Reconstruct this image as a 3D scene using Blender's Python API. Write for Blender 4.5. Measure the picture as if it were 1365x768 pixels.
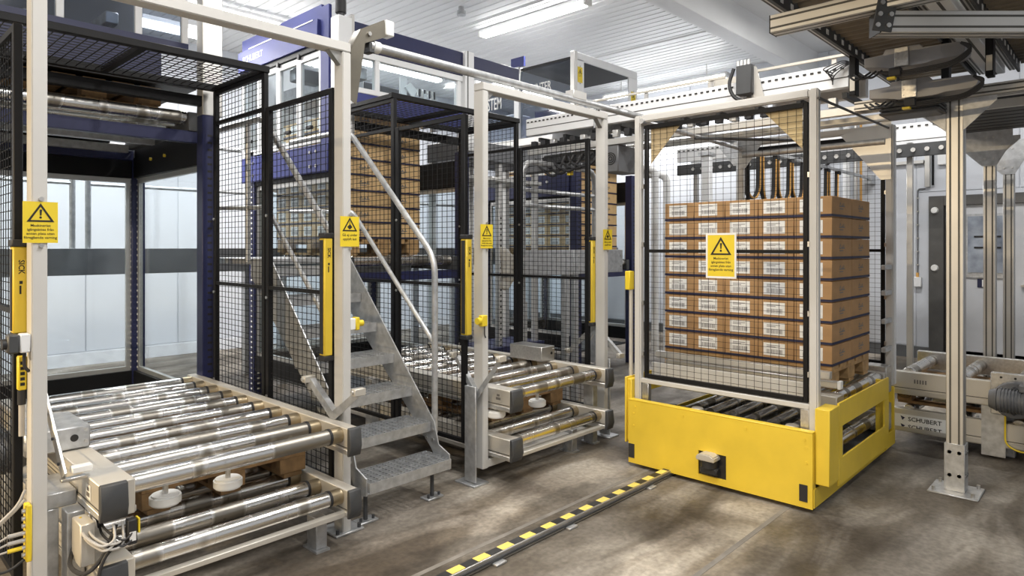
import bpy, bmesh, math, random
from mathutils import Vector, Matrix
random.seed(7)
for o in list(bpy.data.objects): bpy.data.objects.remove(o)
scene = bpy.context.scene
COL = scene.collection
# ---------------------------------------------------------------- camera
cam_d = bpy.data.cameras.new('camera'); cam = bpy.data.objects.new('camera', cam_d); COL.objects.link(cam)
cam_d.sensor_width = 36.0; cam_d.lens = 36.0 * 881.5 / 1365.0
cam_d.shift_y = (329.0 - 384.0) / 1365.0
cam_d.clip_start = 0.05; cam_d.clip_end = 100
cam.location = (0, 0, 1.5); cam.rotation_euler = (math.radians(90), 0, math.radians(43.3 - 90))
scene.camera = cam
# ---------------------------------------------------------------- world, exposure
w = bpy.data.worlds.new('hall_light'); scene.world = w; w.use_nodes = True
bg = w.node_tree.nodes['Background']; bg.inputs[0].default_value = (0.95, 0.97, 1.0, 1); bg.inputs[1].default_value = 0.40
vs = scene.view_settings; vs.view_transform = 'Standard'; vs.look = 'None'; vs.exposure = 0.36; vs.gamma = 1.0; vs.use_curve_mapping = False
LAMP_POWER = 62.0
# ---------------------------------------------------------------- materials
def mat(name, col, rough=.5, metal=0., var=.10, scale=6., bump=0., spec=.5, bscale=None, stretch=None, col2=None):
    m = bpy.data.materials.new(name); m.use_nodes = True
    nt = m.node_tree; N = nt.nodes; L = nt.links
    b = N['Principled BSDF']; b.inputs['Roughness'].default_value = rough; b.inputs['Metallic'].default_value = metal
    b.inputs['Specular IOR Level'].default_value = spec
    tc = N.new('ShaderNodeTexCoord'); mp = N.new('ShaderNodeMapping'); L.new(tc.outputs['Object'], mp.inputs[0])
    if stretch: mp.inputs['Scale'].default_value = stretch
    no = N.new('ShaderNodeTexNoise'); no.inputs['Scale'].default_value = scale; no.inputs['Detail'].default_value = 5
    L.new(mp.outputs[0], no.inputs['Vector'])
    cr = N.new('ShaderNodeValToRGB'); cr.color_ramp.elements[0].position = .3; cr.color_ramp.elements[1].position = .7
    c2 = col2 or tuple(min(1, c * (1 + var)) for c in col); c1 = tuple(c * (1 - var) for c in col) if not col2 else col
    cr.color_ramp.elements[0].color = (*c1, 1); cr.color_ramp.elements[1].color = (*c2, 1)
    L.new(no.outputs['Fac'], cr.inputs[0]); L.new(cr.outputs[0], b.inputs['Base Color'])
    if bump:
        nb = N.new('ShaderNodeTexNoise'); nb.inputs['Scale'].default_value = bscale or scale * 6; nb.inputs['Detail'].default_value = 4
        L.new(mp.outputs[0], nb.inputs['Vector'])
        bp = N.new('ShaderNodeBump'); bp.inputs['Strength'].default_value = bump; bp.inputs['Distance'].default_value = .01
        L.new(nb.outputs['Fac'], bp.inputs['Height']); L.new(bp.outputs[0], b.inputs['Normal'])
    return m
def glass_mat(name, tint=(.9, .94, .96), op=.16, rough=.05):
    m = bpy.data.materials.new(name); m.use_nodes = True
    nt = m.node_tree; N = nt.nodes; L = nt.links
    N.remove(N['Principled BSDF'])
    tr = N.new('ShaderNodeBsdfTransparent'); tr.inputs[0].default_value = (*tint, 1)
    gl = N.new('ShaderNodeBsdfGlossy'); gl.inputs['Roughness'].default_value = rough
    lw = N.new('ShaderNodeLayerWeight'); lw.inputs[0].default_value = .5
    pw = N.new('ShaderNodeMath'); pw.operation = 'POWER'; pw.inputs[1].default_value = 4.0; L.new(lw.outputs['Facing'], pw.inputs[0])
    ad = N.new('ShaderNodeMath'); ad.operation = 'MULTIPLY_ADD'; ad.inputs[1].default_value = .5; ad.inputs[2].default_value = op * .2; L.new(pw.outputs[0], ad.inputs[0])
    mx = N.new('ShaderNodeMixShader'); L.new(ad.outputs[0], mx.inputs[0]); L.new(tr.outputs[0], mx.inputs[1]); L.new(gl.outputs[0], mx.inputs[2])
    L.new(mx.outputs[0], N['Material Output'].inputs[0])
    return m
def emit_mat(name, col, s):
    m = bpy.data.materials.new(name); m.use_nodes = True
    nt = m.node_tree; N = nt.nodes; N.remove(N['Principled BSDF'])
    e = N.new('ShaderNodeEmission'); e.inputs[0].default_value = (*col, 1); e.inputs[1].default_value = s
    nt.links.new(e.outputs[0], N['Material Output'].inputs[0]); return m
def roller_mat():
    m = bpy.data.materials.new('worn_roller_steel'); m.use_nodes = True
    nt = m.node_tree; N = nt.nodes; L = nt.links; b = N['Principled BSDF']
    b.inputs['Metallic'].default_value = 1
    tc = N.new('ShaderNodeTexCoord'); oi = N.new('ShaderNodeObjectInfo')
    ml = N.new('ShaderNodeMath'); ml.operation = 'MULTIPLY'; ml.inputs[1].default_value = 37.; L.new(oi.outputs['Random'], ml.inputs[0])
    cb = N.new('ShaderNodeCombineXYZ'); L.new(ml.outputs[0], cb.inputs[1])
    ad = N.new('ShaderNodeVectorMath'); ad.operation = 'ADD'; L.new(tc.outputs['Object'], ad.inputs[0]); L.new(cb.outputs[0], ad.inputs[1])
    mp = N.new('ShaderNodeMapping'); mp.inputs['Scale'].default_value = (4.5, .6, .6); L.new(ad.outputs[0], mp.inputs[0])
    no = N.new('ShaderNodeTexNoise'); no.inputs['Scale'].default_value = 1.3; no.inputs['Detail'].default_value = 1.5; L.new(mp.outputs[0], no.inputs['Vector'])
    cr = N.new('ShaderNodeValToRGB'); e = cr.color_ramp.elements
    e[0].position = .43; e[0].color = (.33, .31, .275, 1); e[1].position = .47; e[1].color = (.74, .73, .71, 1)
    L.new(no.outputs['Fac'], cr.inputs[0])
    n2 = N.new('ShaderNodeTexNoise'); n2.inputs['Scale'].default_value = 22; n2.inputs['Detail'].default_value = 6; L.new(ad.outputs[0], n2.inputs['Vector'])
    c2 = N.new('ShaderNodeValToRGB'); c2.color_ramp.elements[0].position = .27; c2.color_ramp.elements[0].color = (.40, .37, .33, 1); c2.color_ramp.elements[1].position = .36; c2.color_ramp.elements[1].color = (1, 1, 1, 1)
    L.new(n2.outputs['Fac'], c2.inputs[0])
    mx = N.new('ShaderNodeMixRGB'); mx.blend_type = 'MULTIPLY'; mx.inputs[0].default_value = .8
    L.new(cr.outputs[0], mx.inputs[1]); L.new(c2.outputs[0], mx.inputs[2]); L.new(mx.outputs[0], b.inputs['Base Color'])
    rr = N.new('ShaderNodeMapRange'); rr.inputs[1].default_value = .4; rr.inputs[2].default_value = .5; rr.inputs[3].default_value = .42; rr.inputs[4].default_value = .24
    L.new(no.outputs['Fac'], rr.inputs[0]); L.new(rr.outputs[0], b.inputs['Roughness'])
    return m
def concrete_mat():
    m = bpy.data.materials.new('worn_concrete'); m.use_nodes = True
    nt = m.node_tree; N = nt.nodes; L = nt.links; b = N['Principled BSDF']; b.inputs['Specular IOR Level'].default_value = .35
    tc = N.new('ShaderNodeTexCoord')
    def noise(sc, det, stretch=(1, 1, 1), dist=0):
        mp = N.new('ShaderNodeMapping'); mp.inputs['Scale'].default_value = stretch; L.new(tc.outputs['Object'], mp.inputs[0])
        n = N.new('ShaderNodeTexNoise'); n.inputs['Scale'].default_value = sc; n.inputs['Detail'].default_value = det; n.inputs['Distortion'].default_value = dist
        L.new(mp.outputs[0], n.inputs['Vector']); return n
    def ramp(n, p0, c0, p1, c1):
        r = N.new('ShaderNodeValToRGB'); r.color_ramp.elements[0].position = p0; r.color_ramp.elements[0].color = (*c0, 1); r.color_ramp.elements[1].position = p1; r.color_ramp.elements[1].color = (*c1, 1)
        L.new(n.outputs['Fac'], r.inputs[0]); return r
    base = ramp(noise(1.3, 10, (1, 1, 1), .5), .36, (.105, .092, .078), .64, (.31, .288, .255))
    stain = ramp(noise(2.0, 9, (.45, 1.5, 1), .9), .42, (.40, .36, .31), .56, (1, 1, 1))
    fine = ramp(noise(34, 10), .3, (.62, .61, .59), .7, (1.2, 1.18, 1.15))
    # pale traffic-worn lanes along the rail (fixed marks on the slab)
    sx = N.new('ShaderNodeSeparateXYZ'); L.new(tc.outputs['Object'], sx.inputs[0])
    wob = N.new('ShaderNodeMath'); wob.operation = 'MULTIPLY_ADD'; wob.inputs[1].default_value = .7; L.new(noise(2.6, 8, (.6, 1, 1), 1.2).outputs['Fac'], wob.inputs[0]); L.new(sx.outputs['Y'], wob.inputs[2])
    mr = N.new('ShaderNodeMapRange'); mr.inputs[1].default_value = 0; mr.inputs[2].default_value = 5; L.new(wob.outputs[0], mr.inputs[0])
    lane_r = N.new('ShaderNodeValToRGB'); e = lane_r.color_ramp.elements; e[0].position = .335; e[0].color = (1, 1, 1, 1); e[1].position = .355; e[1].color = (1.7, 1.68, 1.62, 1)
    for ps, cc in ((.405, 1.7), (.425, 1.0), (.565, 1.0), (.58, 1.75), (.66, 1.75), (.70, 1.0)):
        q = e.new(ps); q.color = (cc, cc * .985, cc * .96, 1)
    L.new(mr.outputs[0], lane_r.inputs[0])
    ml = N.new('ShaderNodeMixRGB'); ml.blend_type = 'MULTIPLY'; ml.inputs[0].default_value = .9; L.new(base.outputs[0], ml.inputs[1]); L.new(lane_r.outputs[0], ml.inputs[2]); base = ml
    m1 = N.new('ShaderNodeMixRGB'); m1.blend_type = 'MULTIPLY'; m1.inputs[0].default_value = .8
    L.new(base.outputs[0], m1.inputs[1]); L.new(stain.outputs[0], m1.inputs[2])
    m2 = N.new('ShaderNodeMixRGB'); m2.blend_type = 'MULTIPLY'; m2.inputs[0].default_value = .75
    L.new(m1.outputs[0], m2.inputs[1]); L.new(fine.outputs[0], m2.inputs[2]); L.new(m2.outputs[0], b.inputs['Base Color'])
    rr = ramp(noise(3, 4), .3, (.42, .42, .42), .7, (.7, .7, .7)); L.new(rr.outputs[0], b.inputs['Roughness'])
    bp = N.new('ShaderNodeBump'); bp.inputs['Strength'].default_value = .12; bp.inputs['Distance'].default_value = .01
    L.new(noise(60, 6).outputs['Fac'], bp.inputs['Height']); L.new(bp.outputs[0], b.inputs['Normal'])
    return m
CONC = concrete_mat()
WALLW = mat('white_wall_panel', (.65, .68, .735), .45, 0, .03, 1.5)
CEILW = mat('white_ceiling_sheet', (.80, .81, .82), .33, 0, .03, 2)
BASEG = mat('grey_skirting', (.10, .105, .11), .5)
GREIGE = mat('pale_grey_powder_coat', (.575, .565, .54), .42, 0, .04, 3)
BLACK = mat('black_powder_coat', (.009, .009, .010), .5, 0, .2, 5, spec=.22)
WIRE = mat('black_mesh_wire', (.012, .012, .013), .55, 0, .1, spec=.2)
RUBBER = mat('black_plastic', (.02, .02, .022), .55, 0, .2)
DGREY = mat('dark_grey_plastic', (.055, .057, .06), .5, 0, .15)
ROLL = roller_mat()
SHADESTEEL = mat('shaded_folded_steel', (.17, .155, .125), .42, .6, .15, 8)  # shadow on the bracket arm is put into this darker steel colour
GALV = mat('galvanised_steel', (.50, .51, .52), .42, .65, .18, 24, .05)
STEEL = mat('brushed_stainless', (.58, .57, .55), .34, .9, .12, 9, .03, stretch=(1, 6, 6))
ALU = mat('anodised_aluminium', (.62, .61, .585), .38, .75, .06, 4)
ALUD = mat('aluminium_groove', (.10, .098, .09), .5, .5)
COVER = mat('pale_sheet_cover', (.60, .57, .51), .42, .35, .06, 5)
NAVY = mat('navy_blue_paint', (.016, .020, .075), .45, 0, .15, 4)
BLUEP = mat('blue_panel', (.036, .046, .20), .55, 0, .12, 3)
WHITEP = mat('white_machine_paint', (.78, .79, .80), .35, 0, .04, 3)
YEL = mat('safety_yellow_paint', (.76, .545, .045), .40, 0, .07, 5)
YELS = mat('sign_yellow', (.80, .60, .03), .45, 0, .02, 5)
BLKP = mat('black_print', (.012, .011, .010), .6, 0, .1)
WHTP = mat('white_print', (.82, .82, .80), .6, 0, .03)
CARD = mat('brown_cardboard', (.40, .235, .105), .75, 0, .12, 9, .03)
CARD2 = mat('tan_cardboard', (.60, .41, .20), .75, 0, .12, 9, .03)
BANDN = mat('navy_print_band', (.012, .014, .05), .6, 0, .1)
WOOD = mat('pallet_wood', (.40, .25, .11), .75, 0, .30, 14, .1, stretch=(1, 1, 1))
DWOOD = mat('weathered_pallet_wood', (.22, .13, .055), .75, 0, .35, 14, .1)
NYLON = mat('white_nylon', (.80, .80, .78), .45, 0, .03)
GLASS = glass_mat('clear_glass')
SMOKE = glass_mat('tinted_glass', (.62, .66, .72), .3)
TUBE = emit_mat('lamp_diffuser', (1.0, .985, .96), 9.0)
CABLEW = mat('grey_cable', (.45, .43, .40), .5)
ORANGE = mat('orange_strap', (.70, .38, .10), .5)
BARC = mat('faded_print', (.30, .29, .29), .6)
DECAL = mat('grey_print', (.16, .15, .14), .6)
DOORG = mat('dark_door_frame', (.10, .098, .095), .45, .3, .15)
DOORW = mat('pale_grey_door', (.58, .59, .61), .45, 0, .03)
MOTOR = mat('grey_motor_paint', (.16, .165, .175), .45, .2, .1)
TAPEB = mat('black_tape', (.02, .02, .02), .5); TAPEY = mat('yellow_tape', (.78, .62, .14), .5, 0, .1, 30)
GOLDEND = mat('reflection_tinted_end', (.42, .345, .23), .4, .9, .15, 12)  # golden reflection on the roller ends is put into this colour
DGLASS = mat('painted_reflection_glass', (.10, .12, .16), .12, 0, .1, 3.2, col2=(.50, .55, .62))  # pale and dark mottling paints a reflection into the pane colour
CLOTH = mat('white_sheet_plastic', (.75, .75, .73), .6, 0, .06, 5)
# ---------------------------------------------------------------- mesh helpers
FRONT = lambda x, y, z: (Vector((x, y, z)), Vector((1, 0, 0)), Vector((0, 0, 1)), Vector((0, -1, 0)))      # face seen from -Y
SIDE = lambda x, y, z: (Vector((x, y, z)), Vector((0, -1, 0)), Vector((0, 0, 1)), Vector((-1, 0, 0)))      # face seen from -X
class MB:
    def __init__(s): s.v = []; s.f = []
    def add(s, vs, fs):
        n = len(s.v); s.v += [tuple(v) for v in vs]; s.f += [tuple(i + n for i in f) for f in fs]; return s
    def box(s, x0, x1, y0, y1, z0, z1):
        return s.add([(x0, y0, z0), (x1, y0, z0), (x1, y1, z0), (x0, y1, z0), (x0, y0, z1), (x1, y0, z1), (x1, y1, z1), (x0, y1, z1)],
                     [(0, 3, 2, 1), (4, 5, 6, 7), (0, 1, 5, 4), (1, 2, 6, 5), (2, 3, 7, 6), (3, 0, 4, 7)])
    def bar(s, p0, p1, wd, ht, up=(0, 0, 1)):
        p0 = Vector(p0); p1 = Vector(p1); d = (p1 - p0).normalized(); u = Vector(up)
        r = d.cross(u)
        if r.length < 1e-4: r = d.cross(Vector((1, 0, 0)))
        r.normalize(); u = r.cross(d).normalized(); r *= wd / 2; u *= ht / 2
        return s.add([p0 - r - u, p0 + r - u, p0 + r + u, p0 - r + u, p1 - r - u, p1 + r - u, p1 + r + u, p1 - r + u],
                     [(0, 1, 2, 3), (7, 6, 5, 4), (0, 4, 5, 1), (1, 5, 6, 2), (2, 6, 7, 3), (3, 7, 4, 0)])
    def cyl(s, p0, p1, r, n=16, r1=None):
        p0 = Vector(p0); p1 = Vector(p1); d = (p1 - p0).normalized()
        a = d.orthogonal().normalized(); b = d.cross(a); r1 = r if r1 is None else r1
        vs = [p0 + (a * math.cos(t) + b * math.sin(t)) * r for t in [2 * math.pi * i / n for i in range(n)]] + \
             [p1 + (a * math.cos(t) + b * math.sin(t)) * r1 for t in [2 * math.pi * i / n for i in range(n)]]
        return s.add(vs, [(i, (i + 1) % n, n + (i + 1) % n, n + i) for i in range(n)] + [tuple(range(n - 1, -1, -1)), tuple(range(n, 2 * n))])
    def tube(s, pts, r, n=8, bend=0, seg=5):
        P = [Vector(p) for p in pts]
        if bend:
            Q = [P[0]]
            for i in range(1, len(P) - 1):
                d0 = (P[i - 1] - P[i]); d1 = (P[i + 1] - P[i]); k = min(bend, d0.length * .49, d1.length * .49)
                a = P[i] + d0.normalized() * k; b = P[i] + d1.normalized() * k
                for j in range(seg + 1):
                    t = j / seg; Q.append(a * (1 - t) ** 2 + P[i] * 2 * t * (1 - t) + b * t * t)
            P = Q + [P[-1]]
        m = len(P); vs = []; a = None
        for i in range(m):
            d = (P[min(i + 1, m - 1)] - P[max(i - 1, 0)]).normalized()
            a = d.orthogonal().normalized() if a is None else (a - d * a.dot(d)).normalized()
            b = d.cross(a)
            vs += [P[i] + (a * math.cos(2 * math.pi * j / n) + b * math.sin(2 * math.pi * j / n)) * r for j in range(n)]
        fs = [(i * n + j, i * n + (j + 1) % n, (i + 1) * n + (j + 1) % n, (i + 1) * n + j) for i in range(m - 1) for j in range(n)]
        return s.add(vs, fs + [tuple(range(n - 1, -1, -1)), tuple(range((m - 1) * n, m * n))])
    def prism(s, poly, F, d0, d1):
        o, u, v, n = F; k = len(poly)
        vs = [o + u * p[0] + v * p[1] + n * d0 for p in poly] + [o + u * p[0] + v * p[1] + n * d1 for p in poly]
        return s.add(vs, [tuple(range(k - 1, -1, -1)), tuple(range(k, 2 * k))] + [(i, (i + 1) % k, k + (i + 1) % k, k + i) for i in range(k)])
    def rect(s, u0, u1, v0, v1, F, d0, d1): return s.prism([(u0, v0), (u1, v0), (u1, v1), (u0, v1)], F, d0, d1)
    def mesh(s, name, m, org=(0, 0, 0), bevel=0, seg=1):
        me = bpy.data.meshes.new(name); o = Vector(org)
        me.from_pydata([Vector(v) - o for v in s.v], [], s.f); me.validate()
        bm = bmesh.new(); bm.from_mesh(me); bmesh.ops.recalc_face_normals(bm, faces=bm.faces)
        if bevel:
            ed = [e for e in bm.edges if len(e.link_faces) == 2 and e.calc_face_angle(0) > .9]
            bmesh.ops.bevel(bm, geom=ed, offset=bevel, segments=seg, affect='EDGES', clamp_overlap=True)
        bm.to_mesh(me); bm.free()
        me.shade_smooth(); me.set_sharp_from_angle(angle=math.radians(38))
        me.materials.append(m); return me
    def build(s, name, m, parent=None, bevel=0, seg=1, org=None, kind=None):
        me = s.mesh(name, m, org if org is not None else wloc(parent), bevel, seg)
        o = bpy.data.objects.new(name, me); COL.objects.link(o); o.parent = parent
        if org is not None: o.location = Vector(org) - wloc(parent)
        if kind: o['kind'] = kind
        return o
def wloc(o):
    v = Vector((0, 0, 0))
    while o is not None: v += o.location; o = o.parent
    return v
def tag(o, label, cat, group=None, kind=None):
    o['label'] = label; o['category'] = cat
    if group: o['group'] = group
    if kind: o['kind'] = kind
    return o
def thing(name, label, cat, loc=(0, 0, 0), group=None):
    o = bpy.data.objects.new(name, None); COL.objects.link(o); o.location = loc; o.empty_display_size = .1
    return tag(o, label, cat, group)
def struct(o, label=None):
    o['kind'] = 'structure'
    if label: o['label'] = label
    return o
def bx(par, name, x0, x1, y0, y1, z0, z1, m, bev=0, **k): return MB().box(x0, x1, y0, y1, z0, z1).build(name, m, par, bev, **k)
def cy(par, name, p0, p1, r, m, n=16): return MB().cyl(p0, p1, r, n).build(name, m, par)
def tb(par, name, pts, r, m, bend=0, n=8): return MB().tube(pts, r, n, bend).build(name, m, par)
def copy_part(o, parent, loc):
    c = o.copy(); COL.objects.link(c); c.parent = parent; c.location = loc; return c
_tx = {}
def text_mb(s, size, F, d=.0012, align='CENTER', bold=0.0):
    k = (s, align, bold)
    if k not in _tx:
        cu = bpy.data.curves.new('t', 'FONT'); cu.body = s; cu.size = 1; cu.align_x = align; cu.resolution_u = 2; cu.offset = bold
        ob = bpy.data.objects.new('t', cu); COL.objects.link(ob)
        dg = bpy.context.evaluated_depsgraph_get(); me = bpy.data.meshes.new_from_object(ob.evaluated_get(dg))
        _tx[k] = ([v.co.copy() for v in me.vertices], [tuple(p.vertices) for p in me.polygons])
        bpy.data.objects.remove(ob); bpy.data.curves.remove(cu); bpy.data.meshes.remove(me)
    o, u, v, n = F; mb = MB()
    vs, fs = _tx[k]
    mb.add([o + u * (p.x * size) + v * (p.y * size) + n * d for p in vs], fs)
    return mb
def flat(mb, name, m, parent):
    me = bpy.data.meshes.new(name); o = wloc(parent); me.from_pydata([Vector(v) - o for v in mb.v], [], mb.f); me.materials.append(m)
    ob = bpy.data.objects.new(name, me); COL.objects.link(ob); ob.parent = parent; return ob
# ================================================================= THE SETTING
H_C = 4.40
floor = struct(bx(None, 'floor', -6, 10.3, -4, 9.8, -.12, 0, CONC))
j = MB(); j.box(-4, 10.3, 2.372, 2.400, -.004, .0012)
jo = mat('joint_filler', (.20, .185, .165), .7, 0, .2, 10)
struct(j.build('trim_1', jo))
struct(MB().box(-4.0, 10.3, 1.442, 1.468, -.004, .0012).build('trim_2', jo))
wb = struct(bx(None, 'wall_back', -6, 10.5, 9.8, 9.95, 0, 4.7, WALLW))
wr = struct(bx(None, 'wall_right', 10.3, 10.45, -4, 9.8, 0, 4.7, WALLW))
# right wall: sheet panels with shallow joints
for i in range(9):
    y0 = -1.2 + i * 1.12
    if y0 + 1.12 > 9.7: break
    z0 = 2.24 if (y0 < 2.1 and y0 + 1.12 > .2) else .16
    bx(wr, 'wall_panel', 10.288, 10.30, y0 + .006, y0 + 1.114, z0, 4.38, WALLW, .002)
for i in range(13):
    x0 = -4.3 + i * 1.12
    bx(wb, 'wall_panel', x0 + .006, x0 + 1.114, 9.788, 9.80, .16, 4.38, WALLW, .002)
struct(bx(None, 'baseboard_right', 10.25, 10.30, -4, 9.8, 0, .15, BASEG))
struct(MB().prism([(0, 0), (.12, 0), (.05, .14), (0, .16)], (Vector((-6, 9.8, 0)), Vector((0, -1, 0)), Vector((0, 0, 1)), Vector((1, 0, 0))), 0, 16.2).build('baseboard_back', mat('grey_kerb', (.42, .43, .45), .5)))
# ceiling: ribbed steel sheet running in Y, in two bays parted by a boxed beam
def ribbed(name, x0, x1, y0, y1, z, pitch=.135):
    mb = MB(); vs = []; x = x0; prof = []
    while x < x1:
        prof += [(x, 0), (x + pitch * .80, 0), (x + pitch * .86, .016), (x + pitch * .94, .016)]; x += pitch
    prof.append((x1 + pitch, 0)); n = len(prof)
    mb.add([(p[0], y0, z + p[1]) for p in prof] + [(p[0], y1, z + p[1]) for p in prof], [(i, i + 1, n + i + 1, n + i) for i in range(n - 1)])
    me = bpy.data.meshes.new(name); me.from_pydata(mb.v, [], mb.f); me.materials.append(CEILW)
    o = bpy.data.objects.new(name, me); COL.objects.link(o); return o
ce = struct(ribbed('ceiling', -6, 10.2, 3.6, 9.8, H_C))
bx(ce, 'roof_slab', -6, 10.45, -4, 9.95, H_C + .03, H_C + .15, CEILW)
bx(ce, 'smooth_bay', -6, 10.3, -4, 3.5, H_C - .01, H_C + .02, CEILW)
for x in (1.2, 3.55, 5.9, 8.25):
    bx(ce, 'sheet_joint', x, x + .02, 3.66, 9.8, H_C - .012, H_C + .004, CEILW)
struct(bx(None, 'trim_3', -6, 10.3, 3.44, 3.66, 4.02, H_C + .02, CEILW, .006), 'boxed white ceiling beam')
# ================================================================= LAMPS
def lamp(x, y, ln, along, z, label, power=1.0, col=(1.0, .975, .94)):
    t = thing('fluorescent_lamp', label, 'lamp', (x, y, z), 'ceiling fluorescent lamps')
    h = ln / 2
    def B(a0, a1, b0, b1, z0, z1, nm, m, bev=0):
        if along == 'Y': return bx(t, nm, x + b0, x + b1, y + a0, y + a1, z0, z1, m, bev)
        return bx(t, nm, x + a0, x + a1, y + b0, y + b1, z0, z1, m, bev)
    B(-h, h, -.05, .05, z - .045, z, 'housing', WHITEP, .006)
    B(-h + .02, h - .02, -.062, .062, z - .10, z - .046, 'diffuser', TUBE, .02)
    B(-h - .02, -h + .02, -.064, .064, z - .098, z - .02, 'end_cap', WHTP, .006); B(h - .02, h + .02, -.064, .064, z - .098, z - .02, 'end_cap', WHTP, .006)
    for k in range(4): B(-h + .12 + k * (ln - .24) / 3 - .012, -h + .12 + k * (ln - .24) / 3 + .012, .062, .07, z - .062, z - .03, 'clip', STEEL)
    if z < H_C - .06:
        for s in (-1, 1): B(s * h * .7 - .006, s * h * .7 + .006, -.006, .006, z, H_C, 'hanger', STEEL)
    ld = bpy.data.lights.new('tube_light', 'AREA'); ld.shape = 'RECTANGLE'; ld.size = ln * .95; ld.size_y = .11; ld.energy = LAMP_POWER * power; ld.color = col
    lo = bpy.data.objects.new('tube_light', ld); COL.objects.link(lo); lo.parent = t; lo.location = (0, 0, -.108)
    if along == 'Y': lo.rotation_euler = (0, 0, math.radians(90))
lamp(6.16, 5.48, 1.75, 'Y', H_C - .01, 'long lit fluorescent lamp in the middle of the ribbed ceiling')
lamp(9.75, 5.75, 2.3, 'Y', 4.22, 'lit fluorescent lamp near the right wall, behind the white overhead conveyor')
lamp(3.7, 7.8, 1.8, 'X', 4.33, 'lit fluorescent lamp above the blue machine header at upper left')
lamp(1.75, 6.6, 1.9, 'X', 3.62, 'lit fluorescent lamp at top left seen over the black mesh roof')
lamp(1.3, 1.2, 1.75, 'Y', H_C - .02, 'fluorescent lamp on the smooth ceiling bay near the camera')
lamp(3.4, 1.9, 1.75, 'Y', H_C - .02, 'fluorescent lamp on the smooth ceiling bay above the floor rail')
lamp(7.6, 1.6, 1.75, 'Y', H_C - .02, 'fluorescent lamp on the smooth ceiling bay above the right conveyor')
lamp(-4.2, 3.4, 1.75, 'Y', 3.5, 'unseen warm lamp added far left of the first gate', 10.0, (1.0, .76, .44))  # out of view, added to tint the faces turned left a warm tan
lamp(.2, -1.2, 1.75, 'X', H_C - .02, 'fluorescent lamp on the smooth ceiling bay behind the camera', 1.2)
lamp(-1.6, 6.5, 1.75, 'Y', H_C - .01, 'fluorescent lamp on the ribbed ceiling far left')
lamp(1.0, 8.6, 1.9, 'X', H_C - .01, 'unseen fluorescent lamp added above the rear walkway at left', .7)  # unseen lamp added to brighten the back wall at left
lamp(6.4, 8.6, 1.9, 'X', H_C - .01, 'unseen fluorescent lamp added above the rear walkway at right', .7)  # also unseen, added to brighten the back room at right
lamp(2.45, 5.6, 1.75, 'Y', H_C - .01, 'unseen fluorescent lamp added between the left and middle lifts', .45)  # unseen fill lamp added for the dim area behind the cells
sp = thing('smoke_detector', 'small grey smoke detector on the ribbed ceiling', 'detector', (5.4, 5.93, H_C))
cy(sp, 'base', (5.4, 5.93, H_C - .05), (5.4, 5.93, H_C), .035, GALV); cy(sp, 'sensor_head', (5.4, 5.93, H_C - .10), (5.4, 5.93, H_C - .05), .055, GALV)
# ================================================================= DOOR AND WALL FITTINGS (right wall)
d = struct(bx(None, 'door_1', 10.25, 10.288, .90, 1.83, .02, 2.04, DOORW))
bx(d, 'door_frame', 10.20, 10.288, 1.83, 2.00, 0, 2.17, DOORG, .004); bx(d, 'door_frame', 10.20, 10.288, .73, .90, 0, 2.17, DOORG, .004); bx(d, 'door_frame', 10.20, 10.288, .90, 1.83, 2.04, 2.17, DOORG, .004)
bx(d, 'stop_strip', 10.235, 10.25, 1.79, 1.83, .02, 2.04, BLKP)
wf = bx(d, 'window_frame', 10.225, 10.25, 1.10, 1.60, 1.10, 1.92, GALV, .004)
bx(wf, 'window_pane', 10.215, 10.226, 1.13, 1.57, 1.17, 1.89, DGLASS)
for z in (1.48, 1.62): bx(wf, 'slat', 10.205, 10.2155, 1.22, 1.50, z, z + .02, BLKP)
bx(d, 'door_handle', 10.19, 10.25, .97, 1.02, 1.0, 1.03, STEEL)
bx(d, 'door_sign', 10.238, 10.25, 1.37, 1.47, .98, 1.09, BANDN); bx(d, 'door_sign', 10.236, 10.239, 1.375, 1.42, .99, 1.08, WHTP)
for z in (1.98, 1.22):
    b = tag(MB().cyl((10.16, 1.93, z), (10.20, 1.93, z), .035, 16, .045).build('wall_buffer', NYLON), 'round white buffer on the door frame, %s one' % ('upper' if z > 1.5 else 'lower'), 'buffer', 'door frame buffers')
cd = thing('wall_conduit', 'thin vertical conduit with a white switch box beside the dark door frame', 'conduit', (10.27, 2.13, 1.0))
tb(cd, 'pipe', [(10.27, 2.14, 1.10), (10.27, 2.14, 2.28), (10.27, 2.05, 2.28)], .010, MOTOR, .04)
for k in range(6): bx(cd, 'clip', 10.255, 10.288, 2.125, 2.155, 1.25 + k * .18, 1.265 + k * .18, STEEL)
bx(cd, 'switch_box', 10.22, 10.288, 2.09, 2.18, .96, 1.09, WHITEP, .006); cy(cd, 'gland', (10.26, 2.14, 1.09), (10.26, 2.14, 1.15), .018, ORANGE)
ct = thing('cable_duct', 'vertical pale cable duct with a horizontal arm above the door corner', 'duct', (10.27, 2.05, 2.3))
bx(ct, 'duct', 10.22, 10.288, 1.99, 2.05, 2.30, 2.86, ALU, .003); tb(ct, 'cable', [(10.25, 1.96, 2.32), (10.25, 1.96, 2.86)], .014, BLACK)
bx(ct, 'arm', 10.2, 10.288, 2.06, 2.75, 2.62, 2.66, ALU); bx(ct, 'sensor', 10.17, 10.23, 2.55, 2.72, 2.60, 2.655, RUBBER, .006)
tb(ct, 'loop', [(10.25, 2.5, 2.66), (10.25, 2.42, 2.80), (10.25, 2.3, 2.86), (10.25, 2.2, 2.86)], .006, BLACK, .1)
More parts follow.
